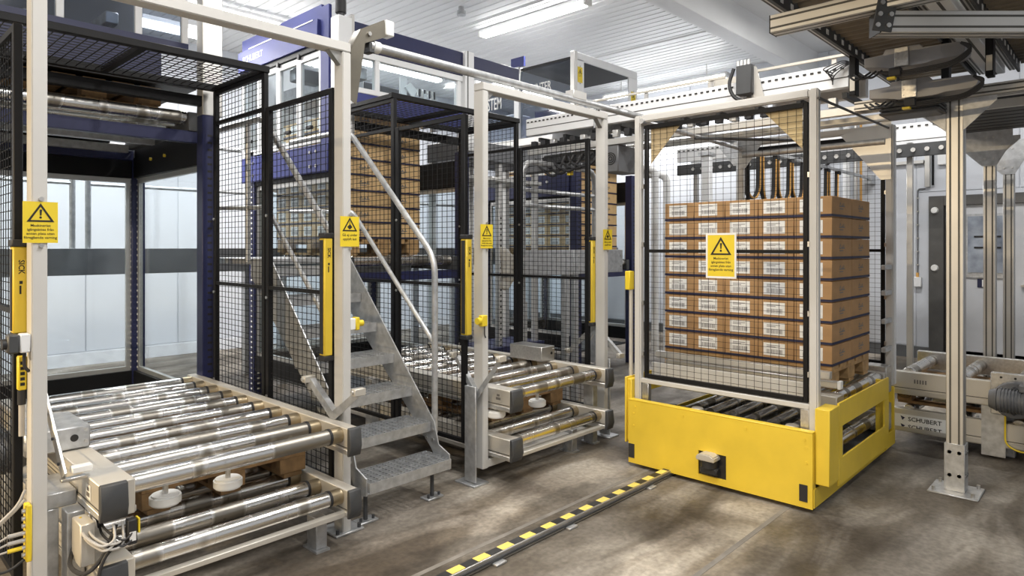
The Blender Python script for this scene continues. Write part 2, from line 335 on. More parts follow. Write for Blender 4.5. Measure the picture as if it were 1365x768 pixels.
jb = thing('junction_box', 'small white junction box hanging beside the right aluminium column', 'box', (10.25, 1.86, 2.6)); bx(jb, 'box', 10.2, 10.288, 1.80, 1.90, 2.58, 2.72, WHITEP, .006); tb(jb, 'cable', [(10.25, 1.85, 2.72), (10.25, 1.85, 2.95)], .008, ORANGE)
# vertical service pipes on the right wall behind the cart frame
for k, (y, mm, r) in enumerate([(3.02, WHITEP, .05), (2.90, ALU, .025), (2.83, ORANGE, .015)]):
    tag(cy(None, 'wall_pipe', (10.22, y, .16), (10.22, y, 3.35), r, mm, 12), ['thick white pipe on the right wall behind the cart frame', 'thin metal pipe on the right wall beside the thick white one', 'thin tan cable line on the right wall beside the pipes'][k], 'pipe', 'service pipes on the right wall')
eb = thing('wall_box', 'grey electrical box on the right wall beside the service pipes', 'box', (10.2, 3.2, 2.95)); bx(eb, 'housing', 10.15, 10.288, 3.10, 3.32, 2.9, 3.28, WHITEP, .008); tb(eb, 'cable', [(10.2, 3.2, 2.9), (10.2, 3.2, 2.75), (10.2, 3.45, 2.6), (10.2, 3.5, 2.3)], .018, RUBBER, .1)
# ================================================================= MESH FENCES
def wires(mb, plane, c, a0, a1, b0, b1, pa=.05, pb=.036, r=.0015):
    # plane 'X': a = Y, b = Z; plane 'Z': a = X, b = Y; plane 'Y': a = X, b = Z
    def put(a_0, a_1, b_0, b_1, off):
        if plane == 'X': mb.box(c - r + off, c + r + off, a_0, a_1, b_0, b_1)
        elif plane == 'Z': mb.box(a_0, a_1, b_0, b_1, c - r + off, c + r + off)
        else: mb.box(a_0, a_1, c - r + off, c + r + off, b_0, b_1)
    a = a0 + pa
    while a < a1 - .008: put(a - r, a + r, b0, b1, 0); a += pa
    b = b0 + pb
    while b < b1 - .008: put(a0, a1, b - r, b + r, r * 1.6); b += pb
def panel_x(x, y0, y1, z0, z1, label, rails=(1.25,), feet=True, group='black mesh fence panels', near=True):
    t = thing('mesh_panel', label, 'fence panel', (x, (y0 + y1) / 2, 0), group)
    p = .038
    for s, y in ((0, y0), (1, y1 - p)):
        bx(t, 'post', x - .015, x + .015, y, y + p, 0.0 if (feet and s == 0 and not near) else z0, z1, BLACK, .003)
    for z in (z0, z1 - .025): bx(t, 'rail', x - .012, x + .012, y0 + p, y1 - p, z, z + .025, BLACK)
    for z in rails: bx(t, 'rail', x - .012, x + .012, y0 + p, y1 - p, z - .011, z + .011, BLACK)
    mb = MB(); wires(mb, 'X', x, y0 + p, y1 - p, z0 + .02, z1 - .02); mb.build('wire_mesh', WIRE, t, kind='stuff')
    b = MB()
    for z in (z0 + .35, z0 + .95, z0 + 1.45):
        cy(t, 'bolt', (x - .022, y1 - p / 2, z), (x - .015, y1 - p / 2, z), .009, STEEL, 8)
    return t
panel_x(.548, 3.12, 4.62, .22, 2.36, 'black mesh panel at the far left edge beside the first gate post')
panel_x(.548, 4.64, 6.10, .22, 2.36, 'deeper black mesh panel at the far left behind the first one')
panel_x(1.925, 3.12, 3.875, .24, 2.352, 'black mesh panel between the left roller conveyor and the stairs, nearer half')
panel_x(1.925, 3.89, 4.64, .24, 2.57, 'tall black mesh panel under the left mesh roof, beside the stair rail', (1.25, 2.35))
panel_x(2.885, 3.12, 3.855, .24, 2.352, 'black mesh panel between the stairs and the middle conveyor, nearer half')
panel_x(2.885, 3.87, 4.64, .24, 2.57, 'tall black mesh panel behind the right stair rail under the middle mesh roof', (1.25, 2.35))
panel_x(4.20, 3.12, 3.875, .24, 2.352, 'black mesh panel right of the middle conveyor, nearer half', )
panel_x(4.20, 3.89, 4.64, .24, 2.57, 'tall black mesh panel right of the middle conveyor under the mesh roof', (1.25, 2.35))
def roof(x0, x1, label, xm):
    t = thing('mesh_roof', label, 'mesh roof', ((x0 + x1) / 2, 4.26, 2.57), 'black mesh roof panels')
    for (a, b, c, dd) in ((x0, x1, 3.885, 3.925), (x0, x1, 4.61, 4.65)): bx(t, 'rail', a, b, c, dd, 2.572, 2.612, BLACK, .003)
    for x in (x0, xm, x1 - .04): bx(t, 'rail', x, x + .04, 3.925, 4.61, 2.574, 2.604, BLACK)
    mb = MB(); wires(mb, 'Z', 2.585, x0 + .04, x1 - .04, 3.925, 4.61, .05, .058, .0021); mb.build('wire_mesh', WIRE, t, kind='stuff')
roof(.0, 1.945, 'black mesh roof over the left conveyor cell', 1.22)
roof(2.865, 4.225, 'black mesh roof over the middle conveyor cell', 3.52)
# ================================================================= GATE FRAMES
GY0, GY1 = 3.0, 3.085
def gate(xs, ztop, label, zb=.1):
    t = thing('gate_frame', label, 'gate frame', ((xs[0] + xs[1]) / 2, 3.04, 0), 'pale gate frames')
    for x in xs: bx(t, 'post', x, x + .05, GY0, GY1, zb, ztop - .052, GREIGE, .004, seg=2)
    bx(t, 'top_beam', xs[0], xs[1] + .05, GY0, GY1, ztop - .05, ztop, GREIGE, .004, seg=2)
    for x, s in ((xs[0] + .05, 1), (xs[1], -1)):
        MB().prism([(0, 0), (s * .07, 0), (0, -.07)], FRONT(x, 3.04, ztop - .05), -.02, .02).build('corner_gusset', STEEL, t)
    return t
g1 = gate((.567, 1.90), 2.57, 'pale gate frame around the large left roller conveyor', 0)
g2 = gate((2.915, 4.23), 2.545, 'pale gate frame around the middle roller conveyor', .09)
bx(g2, 'bottom_beam', 2.965, 4.23, 3.01, 3.075, .09, .14, GREIGE, .003)
for x in (2.85, 4.30):
    MB().box(x, x + .012, 3.0, 3.10, .02, .62).box(x + .012, x + .06, 3.09, 3.102, .02, .62).build('foot_bracket', GALV, g2, .002)
    bx(g2, 'foot_plate', x - .03, x + .10, 2.98, 3.16, 0, .012, GALV, .002)
MB().box(1.85, 2.02, 2.98, 3.15, 0, .012).build('foot_plate', GALV, g1, .003)
for p in ((1.87, 3.0), (2.0, 3.0)): cy(g1, 'anchor_bolt', (p[0], p[1], .012), (p[0], p[1], .035), .010, DGREY, 8)
# P2 folded bracket arm and header pipe
br = thing('folded_bracket', 'folded steel bracket arm with painted-in shade at the top of the second gate post', 'bracket', (1.97, 3.06, 2.3))
F = FRONT(0, 3.05, 0)
MB().prism([(1.962, 2.28), (2.0, 2.26), (2.055, 2.60), (2.205, 2.672), (2.18, 2.755), (2.03, 2.668), (1.968, 2.55)], F, .02, .024).build('web', SHADESTEEL, br)
MB().prism([(1.962, 2.28), (1.968, 2.28), (1.974, 2.55), (2.034, 2.664), (2.18, 2.75), (2.18, 2.757), (2.03, 2.672), (1.966, 2.552)], F, -.045, .020).build('flange', SHADESTEEL, br)
MB().prism([(2.055, 2.60), (2.205, 2.672), (2.203, 2.678), (2.052, 2.606)], F, -.045, .020).build('lower_flange', SHADESTEEL, br)
bx(br, 'end_block', 2.186, 2.245, 3.02, 3.09, 2.675, 2.76, NYLON, .005)
bx(br, 'clamp', 2.085, 2.12, 3.03, 3.09, 2.56, 2.66, DGREY, .003)
cy(br, 'bolt', (2.08, 3.025, 2.655), (2.08, 3.015, 2.655), .012, STEEL, 8)
hp = thing('header_pipe', 'long grey header pipe running above the gates to the right', 'pipe', (4.4, 3.05, 2.6))
cy(hp, 'pipe', (2.10, 3.05, 2.60), (6.72, 3.05, 2.60), .027, GALV, 16); cy(hp, 'end_sleeve', (2.12, 3.05, 2.60), (2.16, 3.05, 2.60), .032, WHTP, 16)
for x in (3.95,): bx(hp, 'clamp_block', x - .08, x + .08, 3.02, 3.10, 2.605, 2.665, ALU, .003)
rp = thing('gusseted_post', 'slim post with grey gusset plates behind the cart carrying the header pipe', 'post', (6.76, 3.05, 0))
bx(rp, 'post', 6.73, 6.79, 3.02, 3.08, .012, 2.60, GALV, .004)
for s in (-1, 1): MB().prism([(0, 0), (s * .20, 0), (s * .20, -.05), (s * .05, -.24), (0, -.24)], FRONT(6.76, 3.0, 2.60), 0, .006).build('gusset', GALV, rp)
for s in (-1, 1): MB().prism([(0, 0), (s * .20, 0), (s * .20, -.05), (s * .05, -.24), (0, -.24)], SIDE(6.72, 3.05, 2.60), 0, .006).build('gusset', GALV, rp)
bx(rp, 'foot_plate', 6.68, 6.84, 2.97, 3.13, 0, .012, GALV)
# ================================================================= SIGNS
def sign(F, wd, ht, label, lines, icon, tsize, border=None, group='yellow warning signs'):
    o, u, v, n = F
    t = thing('warning_sign', label, 'sign', o, group)
    MB().rect(-wd / 2, wd / 2, -ht / 2, ht / 2, F, 0, .003).build('plate', YELS, t)
    if border:
        e = border
        for (a, b, c, dd) in ((-wd / 2 - e, wd / 2 + e, ht / 2, ht / 2 + e), (-wd / 2 - e, wd / 2 + e, -ht / 2 - e, -ht / 2), (-wd / 2 - e, -wd / 2, -ht / 2, ht / 2), (wd / 2, wd / 2 + e, -ht / 2, ht / 2)):
            MB().rect(a, b, c, dd, F, 0, .003).build('border', WHTP, t)
    R = wd * .37; cyy = ht * .20 if lines else 0
    s = R * 1.06; hh = s * 1.62; yb = cyy - hh * .42
    A = [(-s, yb), (s, yb), (0, yb + hh)]; k = .20
    cg = (0, yb + hh / 3); B = [(cg[0] + (p[0] - cg[0]) * (1 - k * 1.35), cg[1] + (p[1] - cg[1]) * (1 - k * 1.35)) for p in A]
    mb = MB()
    for i in range(3): mb.prism([A[i], A[(i + 1) % 3], B[(i + 1) % 3], B[i]], F, .003, .0042)
    mb.build('triangle', BLKP, t)
    mb = MB()
    if icon == '!':
        mb.prism([(-.055 * s * 1.3, yb + hh * .66), (.055 * s * 1.3 + .04 * s, yb + hh * .66), (.06 * s, yb + hh * .34), (-.05 * s, yb + hh * .34)], F, .003, .0042)
        mb.prism([(.095 * s * math.cos(q) , yb + hh * .235 + .095 * s * math.sin(q)) for q in [i * math.pi / 5 for i in range(10)]], F, .003, .0042)
    else:   # hook with hanging load
        mb.prism([(-.03 * s, yb + hh * .72), (.03 * s, yb + hh * .72), (.03 * s, yb + hh * .48), (-.03 * s, yb + hh * .48)], F, .003, .0042)
        mb.prism([(-.30 * s, yb + hh * .36), (.05 * s, yb + hh * .50), (.34 * s, yb + hh * .30), (.02 * s, yb + hh * .15)], F, .003, .0042)
        mb.prism([(-.34 * s, yb + hh * .30), (-.02 * s, yb + hh * .12), (-.02 * s, yb + hh * .17), (-.32 * s, yb + hh * .345)], F, .003, .0042)
    mb.build('pictogram', BLKP, t)
    if lines:
        mb = MB(); y = yb - tsize * 1.35
        for ln in lines:
            q = text_mb(ln, tsize, (o + v * y, u, v, n), .0036, bold=.012); mb.add(q.v, q.f); y -= tsize * 1.12
        flat(mb, 'lettering', BLKP, t)
    if not border:
        for sg in (1, -1):
            c = o + v * (sg * (ht / 2 + .010)) + u * (wd * .02)
            MB().cyl(c, c + n * .008, .008, 10).build('screw', STEEL, t)
    return t
TXT = ['Maskineriet', 'igångsättes från', 'annan plats utan', 'föregående varning']
TX2 = ['Gå ej under', 'upplyft last']
sign(FRONT(.594, 2.998, 1.592), .11, .155, 'yellow warning sign with exclamation triangle on the leftmost gate post', TXT, '!', .0135)
sign(FRONT(1.939, 2.998, 1.580), .114, .158, 'yellow hanging-load warning sign on the second gate post beside the stairs', TX2, 'load', .019)
sign(FRONT(2.945, 2.998, 1.566), .108, .152, 'yellow exclamation warning sign on the third gate post', TXT, '!', .0135)
sign(FRONT(4.268, 2.998, 1.556), .118, .158, 'yellow hanging-load warning sign on the fourth gate post', TX2, 'load', .019)
# ================================================================= LIGHT CURTAINS
def curtain(x, z0, z1, label, y=3.10):
    t = thing('light_curtain', label, 'light curtain', (x, y, z0), 'yellow light curtains')
    bx(t, 'housing', x - .014, x + .034, y - .01, y + .045, z0, z1, YEL, .004)
    bx(t, 'optic_window', x - .017, x - .0138, y + .004, y + .036, z0 + .01, z1 - .01, RUBBER)
    bx(t, 'end_cap', x - .018, x + .038, y - .014, y + .05, z1, z1 + .028, RUBBER, .004); bx(t, 'end_cap', x - .018, x + .038, y - .014, y + .05, z0 - .028, z0, RUBBER, .004)
    for z in (z1 + .012, z0 - .018): bx(t, 'bracket', x + .0, x + .02, y + .05, y + .075, z - .01, z + .012, BLACK)
    F = (Vector((x + .004, y - .0102, z1 - .05)), Vector((0, 0, -1)), Vector((1, 0, 0)), Vector((0, -1, 0)))
    flat(text_mb('SICK', .026, F, .0008, 'LEFT', .02), 'lettering', BLKP, t)
    F2 = (Vector((x + .006, y - .0102, z1 - .13)), Vector((0, 0, -1)), Vector((1, 0, 0)), Vector((0, -1, 0)))
    MB().rect(0, .012, 0, .010, F2, 0, .0008).rect(.018, .05, 0, .006, F2, 0, .0008).build('marking', BLKP, t)
    return t
curtain(1.862, .925, 1.545, 'yellow light curtain beside the second gate post, near the stairs')
curtain(2.872, .935, 1.55, 'yellow light curtain beside the third gate post')
curtain(4.205, .905, 1.55, 'slim yellow light curtain beside the fourth gate post')
curtain(.540, 1.17, 1.50, 'yellow light curtain beside the leftmost gate post under its sign')
lc = thing('sensor_connector', 'yellow marked connector tube under the switch on the leftmost gate post', 'connector', (.555, 3.09, .93))
bx(lc, 'sleeve', .538, .566, 3.07, 3.10, .955, 1.085, YELS, .004); cy(lc, 'gland', (.552, 3.085, .90), (.552, 3.085, .955), .014, RUBBER); cy(lc, 'plug', (.552, 3.085, .78), (.552, 3.085, .90), .010, CABLEW)
F = (Vector((.549, 3.069, 1.075)), Vector((0, 0, -1)), Vector((1, 0, 0)), Vector((0, -1, 0)))
mk = MB()
for k in range(5): mk.rect(.01 + k * .02, .022 + k * .02, -.004, .010, F, 0, .001)
mk.build('marking', BLKP, lc)
sw = thing('rotary_switch', 'grey rotary switch box with black knob on the leftmost gate post', 'switch', (.56, 3.02, 1.16))
bx(sw, 'back_box', .533, .566, 3.005, 3.055, 1.105, 1.175, WHITEP, .004); bx(sw, 'front', .495, .533, 3.005, 3.055, 1.105, 1.175, DGREY, .006); cy(sw, 'knob', (.482, 3.03, 1.14), (.495, 3.03, 1.14), .02, RUBBER); tb(sw, 'cable', [(.55, 3.03, 1.105), (.55, 3.03, 1.05), (.565, 3.03, 1.03)], .006, RUBBER, .02)
io = thing('io_block', 'yellow cable distribution block with plugs low on the leftmost gate post', 'terminal block', (.556, 3.0, .33))
bx(io, 'block', .548, .566, 2.985, 3.035, .33, .54, YELS, .003)
for k in range(7):
    z = .355 + k * .027
    cy(io, 'socket', (.538, 3.005, z), (.548, 3.005, z), .009, STEEL, 8)
    if k in (1, 2, 3):
        pl = cy(io, 'plug', (.495, 3.005, z), (.538, 3.005, z), .008, YELS if k == 1 else CABLEW, 8)
        tb(pl, 'cable', [(.495, 3.005, z), (.44, 3.02, z - .01 * k), (.36, 3.06, z - .03), (.25, 3.1, z - .05)], .004, CABLEW, .05)
tb(io, 'cable', [(.545, 3.0, .56), (.52, 3.0, .53), (.44, 3.0, .46), (.30, 3.02, .42)], .005, CABLEW, .05); tb(io, 'cable', [(.545, 2.99, .60), (.525, 2.99, .55), (.45, 2.99, .48), (.30, 3.02, .44)], .005, CABLEW, .05)
tb(io, 'cable', [(.545, 3.0, .34), (.50, 3.0, .31), (.42, 3.02, .31), (.3, 3.05, .35)], .005, RUBBER, .05)
# ================================================================= SENSOR ARMS ON THE POSTS
def varm(x, y, z, dy0, dz0, dy1, dz1, label, wd=.035):
    t = thing('muting_sensor', label, 'sensor arm', (x, y, z), 'sheet metal sensor arms')
    F = SIDE(x, y, z)
    for i, (dy, dz) in enumerate(((dy0, dz0), (dy1, dz1))):
        L = math.hypot(dy, dz); nx, nz = dz / L * wd, -dy / L * wd
        if nx * dy < 0 and False: pass
        MB().prism([(0, 0), (-dy, dz), (-dy, dz + wd * 1.1), (0, wd * 1.5)], F, 0, .004).build('arm', GALV, t)
        MB().prism([(-dy * .0, wd * 1.5), (-dy, dz + wd * 1.1), (-dy, dz + wd * 1.1 + .004), (0, wd * 1.5 + .004)], F, -.03, .004).build('flange', GALV, t)
        bx(t, 'sensor_head', x - .035, x + .03, y + dy - .018, y + dy + .018, z + dz + .01, z + dz + .045, COVER, .003)
        cy(t, 'lens', (x - .045, y + dy, z + dz + .03), (x - .035, y + dy, z + dz + .03), .010, ALU, 10)
    return t
varm(1.872, 3.05, .585, .24, .165, -.24, .165, 'V-shaped sheet metal sensor arm on the second gate post beside the left conveyor')
varm(2.885, 3.03, .52, .20, .25, -.22, .27, 'V-shaped sheet metal sensor arm on the third gate post beside the middle conveyor')
t4 = varm(4.30, 3.15, .83, .26, -.215, -.25, -.20, 'roof-shaped sheet metal sensor arm on the fourth gate post')
tb(t4, 'cable', [(4.29, 3.15, .80), (4.26, 3.18, .72), (4.26, 3.22, .62), (4.27, 3.15, .56), (4.28, 3.08, .60), (4.28, 3.06, .7)], .005, CABLEW, .06)
da = thing('diagonal_strut', 'light aluminium strut leaning from the leftmost gate post over the conveyor edge', 'strut', (.64, 3.1, .62))
MB().bar((.652, 3.22, .90), (.668, 2.985, .62), .012, .04).build('strut', ALU, da, .002)
for k in (.25, .55, .85): p = Vector((.645, 3.22, .90)).lerp(Vector((.661, 2.985, .62)), k); cy(da, 'screw', p - Vector((.006, 0, 0)), p, .006, RUBBER, 8)
bx(da, 'reflector', .69, .76, 2.97, 3.01, .625, .65, WHTP, .003); bx(da, 'bracket', .655, .74, 2.97, 3.0, .60, .612, STEEL, .002)
# post side sensors
for x, y, z, lb in ((1.956, 3.03, 1.09, 'small white and yellow beacon block on the second gate post beside the stairs'), (2.895, 2.985, 1.035, 'small yellow beacon block on the third gate post')):
    t = thing('beacon_block', lb, 'sensor', (x, y, z), 'beacon blocks on the posts')
    if x < 2.5: bx(t, 'back', x - .004, x + .03, y - .02, y + .02, z - .03, z + .03, WHTP, .003); bx(t, 'block', x + .03, x + .055, y - .022, y + .022, z - .034, z + .034, YELS, .004); cy(t, 'knob', (x + .055, y, z), (x + .085, y, z), .017, YELS, 12)
    else: bx(t, 'block', x - .02, x + .03, y - .02, y + .014, z - .035, z + .035, YELS, .004); cy(t, 'knob', (x - .045, y, z), (x - .02, y, z), .022, YELS, 12); tb(t, 'cable', [(x + .02, y, z - .035), (x + .02, y, z - .09), (x + .03, y, z - .11)], .004, RUBBER, .02)
# ================================================================= FLOOR RAIL WITH HAZARD STRIPES
fr = thing('floor_rail', 'low floor guide rail with black and yellow hazard stripes leading under the yellow cart', 'rail', (2, 2.24, 0))
bx(fr, 'rail', -1.5, 9.2, 2.205, 2.262, .0, .040, STEEL, .003); bx(fr, 'side_groove', -1.5, 9.2, 2.198, 2.206, .014, .024, DGREY)
sy = MB().box(-.0405, .0405, -.022, .022, 0, .0015)
m1 = sy.mesh('stripe', TAPEY); m2 = sy.mesh('stripe', TAPEB)
for k in range(36):
    o = bpy.data.objects.new('stripe', (m1, m2)[k % 2]); COL.objects.link(o); o.parent = fr; o.location = Vector((1.03 + k * .081, 2.236, .040)) - fr.location
for x in (1.2, 2.2, 2.75, 3.55): bx(fr, 'floor_clip', x, x + .07, 2.17, 2.205, 0, .010, GALV, .002)
# ================================================================= ROLLER CONVEYORS
def roller_set(t, x0, x1, ys, z, r=.038, ring=True, m=None):
    xc = (x0 + x1) / 2; h = (x1 - x0) / 2
    me = MB().cyl((-h, 0, 0), (h, 0, 0), r, 24).mesh('roller', m or ROLL, bevel=.004)
    em = MB().cyl((h - .060, 0, 0), (h - .001, 0, 0), r + .0012, 20).mesh('roller_end', GOLDEND)
    rm = MB().cyl((h - .073, 0, 0), (h - .060, 0, 0), r + .003, 20).mesh('drive_ring', RUBBER)
    for y in ys:
        o = bpy.data.objects.new('roller', me); COL.objects.link(o); o.parent = t; o.location = Vector((xc, y, z)) - wloc(t)
        o.rotation_euler = (random.uniform(0, 6), 0, 0)
        if ring:
            q = bpy.data.objects.new('drive_ring', rm); COL.objects.link(q); q.parent = o
            q = bpy.data.objects.new('roller_end', em); COL.objects.link(q); q.parent = o
def rail_part(t, name, x0, x1, y0, y1, z0, z1, m=COVER, groove=True):
    o = bx(t, name, x0, x1, y0, y1, z0, z1, m, .004)
    if groove:
        h = z1 - z0
        bx(o, 'groove', x0 - .0015, x1 + .0015, y0 + .005, y1 - .005, z0 + h * .28, z0 + h * .31, ALUD); bx(o, 'lip', x0 - .004, x1 + .004, y0 + .002, y1 - .002, z0 + h * .04, z0 + h * .22, ALU, .002)
    return o
def cap(t, x0, x1, y, z0, z1, flat_right=True):
    F = SIDE(x0, y, z0); h = z1 - z0
    MB().prism([(0, -.004), (.018, 0), (.032, h * .35), (.022, h), (0, h + .004)], (Vector((x0, y, z0)), Vector((0, -1, 0)), Vector((0, 0, 1)), Vector((1, 0, 0))), -.004, x1 - x0 + .004).build('end_cap', DGREY, t, .003)
def conv(label, X0, XL, XR, X1, Y0, Y1, zt, n, z_lo=None, legs=(), hh=.135, pitch=None):
    t = thing('roller_conveyor', label, 'conveyor', ((X0 + X1) / 2, (Y0 + Y1) / 2, 0), 'roller conveyors')
    rail_part(t, 'side_rail', X0, XL, Y0, Y1, zt - hh, zt); rail_part(t, 'side_rail', XR, X1, Y0, Y1, zt - hh, zt)
    cap(t, X0, XL - (.036 if XL - X0 > .1 else 0), Y0, zt - hh, zt); cap(t, XR, X1, Y0, zt - hh, zt)
    p = pitch or (Y1 - Y0 - .14) / (n - 1)
    roller_set(t, XL, XR, [Y0 + .07 + k * p for k in range(n)], zt - .042)
    for y in (((Y0 + .0) if zt < .4 else Y0 + .5), (Y0 + Y1) / 2 + .1): bx(t, 'crossbar', XL, XR, y + .02, y + .06, zt - hh, zt - hh + (.025 if zt < .4 else .04), COVER, .003)
    for (lx, ly, zb, zt_) in legs:
        lw_ = .022 if abs(lx - 1.884) < .001 else .06
        bx(t, 'leg', lx, lx + lw_, ly, ly + .09, zb + .01, zt_, GALV, .003); bx(t, 'foot', lx - .01, lx + lw_ + .005, ly - .02, ly + .11, zb, zb + .01, GALV)
    return t
Z1, Z2 = .600, .293
c1 = conv('upper deck of the large left roller conveyor at the front', .745, .868, 1.82, 1.88, 2.83, 4.86, Z1, 10, legs=[(.68, 3.0, 0, .47), (.68, 4.2, 0, .47), (1.884, 3.5, 0, .5)])
c1b = conv('lower deck of the large left roller conveyor at the front', .745, .868, 1.82, 1.88, 2.83, 4.86, Z2, 10, legs=[(1.70, 2.92, 0, .165), (1.70, 4.5, 0, .165), (.80, 4.5, 0, .165)])
c2 = conv('upper deck of the middle roller conveyor', 2.985, 3.075, 4.00, 4.07, 2.83, 4.86, Z1, 10, legs=[(4.08, 3.0, 0, .5), (4.08, 4.4, 0, .5), (2.915, 4.2, 0, .5)])
c2b = conv('lower deck of the middle roller conveyor', 2.985, 3.075, 4.00, 4.07, 2.83, 4.86, Z2, 10, legs=[(3.80, 2.98, 0, .165), (3.80, 4.4, 0, .165), (3.06, 4.4, 0, .165)])
# badges on side covers
for t, x, z in ((c1, .745, .545), (c2, 2.985, .55)):
    F = SIDE(x - .001, 2.97 if t is c1 else 2.93, z)
    b = MB().rect(-.03, .03, -.028, .028, F, 0, .0015).build('badge', WHTP if t is c1 else COVER, t)
    MB().rect(-.02, .02, -.018, -.002, F, .0015, .0022).rect(-.012, .012, .004, .018, F, .0015, .0022).build('badge_print', DECAL, b)
# grey drive cover on the left conveyor with hole and screws
dc = thing('drive_cover', 'grey sheet drive cover box standing on the left rail of the front conveyor', 'cover', (.76, 3.55, .605))
bx(dc, 'cover', .62, .862, 3.41, 3.76, .605, .705, GALV, .006); cy(dc, 'hole', (.80, 3.4085, .655), (.80, 3.411, .655), .016, BLKP)
for z in (.635, .685): cy(dc, 'screw', (.845, 3.402, z), (.845, 3.411, z), .008, STEEL, 8)
d2 = thing('drive_cover', 'stainless drive cover box on the right rail of the middle conveyor', 'cover', (4.0, 3.5, .605))
bx(d2, 'cover', 3.90, 4.06, 3.36, 3.70, .602, .715, STEEL, .004); cy(d2, 'hole', (4.02, 3.358, .66), (4.02, 3.361, .66), .012, BLKP)
cy(d2, 'screw', (4.045, 3.353, .69), (4.045, 3.36, .69), .007, STEEL, 8)
def motor(loc, label, ax='Y', s=1.0, m=MOTOR):
    x, y, z = loc; t = thing('gear_motor', label, 'motor', loc, 'gear motors')
    D = Vector((0, 1, 0)) if ax == 'Y' else Vector((1, 0, 0)); c = Vector(loc)
    MB().cyl(c, c + D * .17 * s, .075 * s, 20).build('body', m, t, .004)
    for k in range(8): MB().cyl(c + D * (.02 + k * .018) * s, c + D * (.026 + k * .018) * s, .083 * s, 20).build('cooling_fin', m, t)
    MB().cyl(c + D * .17 * s, c + D * .215 * s, .08 * s, 20, .06 * s).build('fan_cover', m, t)
    MB().box(x - .06 * s, x + .06 * s, y - .11 * s, y, z - .07 * s, z + .07 * s).build('gearbox', m, t, .012) if ax == 'Y' else MB().box(x - .11 * s, x, y - .06 * s, y + .06 * s, z - .07 * s, z + .07 * s).build('gearbox', m, t, .012)
    bx(t, 'terminal_box', x - .05 * s, x + .05 * s, y - .05 * s, y + .05 * s, z + .07 * s, z + .12 * s, m, .006) if ax == 'Y' else bx(t, 'terminal_box', x + .02, x + .11 * s, y - .045 * s, y + .045 * s, z + .07 * s, z + .12 * s, m, .006)
    return t
motor((.45, 3.75, .56), 'grey gear motor behind the mesh at the lower left edge', 'X', 1.15)
# support cabinet under the drive side of conveyor 1 with wiring
sc = thing('conveyor_stand', 'brown-grey steel stand with cables under the left conveyor drive', 'stand', (.74, 3.1, 0))
bx(sc, 'pillar', .63, .68, 3.12, 3.30, 0, .46, GALV, .004); bx(sc, 'pillar', .69, .74, 2.86, 2.98, .30, .46, COVER, .004); bx(sc, 'plate', .62, .74, 3.12, 3.40, .46, .52, GALV, .003)
cw = thing('cable_bundle', 'bundle of grey and black cables with plugs hanging under the left conveyor drive', 'cables', (.76, 2.82, .4))
for k in range(7):
    x = .742 + (k % 3) * .03; z = .455 - (k % 2) * .02; dx = random.uniform(-.02, .02)
    q = tb(cw, 'cable', [(x - .03, 2.95, z), (x - .05 + dx, 2.84, z - .03), (x + dx, 2.78, z - .07), (x + .045, 2.79, z - .06 + dx), (x + .05, 2.83, z - .01)], .0045, (CABLEW, CABLEW, RUBBER)[k % 3], .05)
    cy(q, 'plug', (x - .03, 2.95, z), (x - .038, 2.90, z - .012), .008, (YELS, ALU, RUBBER)[k % 3], 8)
tb(cw, 'cable', [(.70, 3.0, .33), (.66, 2.9, .30), (.70, 2.82, .28), (.76, 2.82, .34), (.80, 2.83, .44)], .008, RUBBER, .06)
tb(cw, 'cable', [(.735, 2.80, .0), (.735, 2.80, .30), (.77, 2.81, .36), (.85, 2.83, .37)], .007, RUBBER, .06)
bx(cw, 'valve_block', .83, .862, 2.79, 2.825, .36, .455, RUBBER, .003); bx(cw, 'valve_tag', .866, .872, 2.79, 2.825, .40, .455, YELS); bx(cw, 'valve_label', .835, .857, 2.788, 2.7895, .375, .41, WHTP)
# white nylon guide wheels between the decks
def wheel(t, x, y, z, r=.062):
    MB().cyl((x, y, z - .022), (x, y, z + .022), r, 24).build('guide_wheel', NYLON, t, .008, seg=2)
    cy(t, 'wheel_stem', (x, y, z + .022), (x, y, z + .075), .012, STEEL, 8)
for x in (1.03, 1.295): wheel(c1, x, 2.985, .435)
for x in (3.02, 3.42): wheel(c2, x, 2.985, .43, .06)
# conveyor 3 (right)
def conv3(label, zt, dark=False):
    t = thing('roller_conveyor', label, 'conveyor', (6.2, .2, 0), 'roller conveyors')
    rail_part(t, 'side_rail', 5.74, 5.80, -1.6, 1.385, zt - .175, zt); rail_part(t, 'side_rail', 6.62, 6.68, -1.6, 1.385, zt - .10, zt + .05, STEEL, False)
    roller_set(t, 5.80, 6.62, [1.27 - k * .34 for k in range(8)], zt - .02, .045, False)
    return t
c3 = conv3('upper deck of the roller conveyor at the right edge', .545); c3b = conv3('lower deck of the roller conveyor at the right edge', .262)
for y in (.62, -.8):
    bx(c3, 'leg', 5.86, 5.92, y, y + .16, .0, .37, GALV, .003); bx(c3, 'leg', 6.50, 6.56, y, y + .16, .0, .37, GALV, .003)
bx(c3, 'support_plate', 5.735, 5.742, .66, .80, .02, .37, GALV)
F = SIDE(5.739, 1.31, .185)
pl = MB().rect(-.05, .30, -.085, .035, F, 0, .0015).build('nameplate', WHTP, c3b)
for dz in (0, -.06):
    flat(text_mb('SCHUBERT', .045, (F[0] + Vector((0, -.05, dz - .012)), F[1], F[2], F[3]), .0022, 'LEFT', .012), 'lettering', BLKP, pl)
    MB().prism([(0, .022), (.03, .010), (.012, -.012)], (F[0] + Vector((0, 0, dz)), F[1], F[2], F[3]), .0015, .0023).build('logo_mark', BANDN, pl)
F = SIDE(5.739, 1.18, .475); MB().rect(-.05, .05, -.012, .012, F, 0, .0012).build('badge', COVER, c3); 
mk = MB(); [mk.rect(-.04 + k * .018, -.03 + k * .018, -.012, .018, F, .0012, .002) for k in range(5)]; mk.build('badge_print', DECAL, c3)
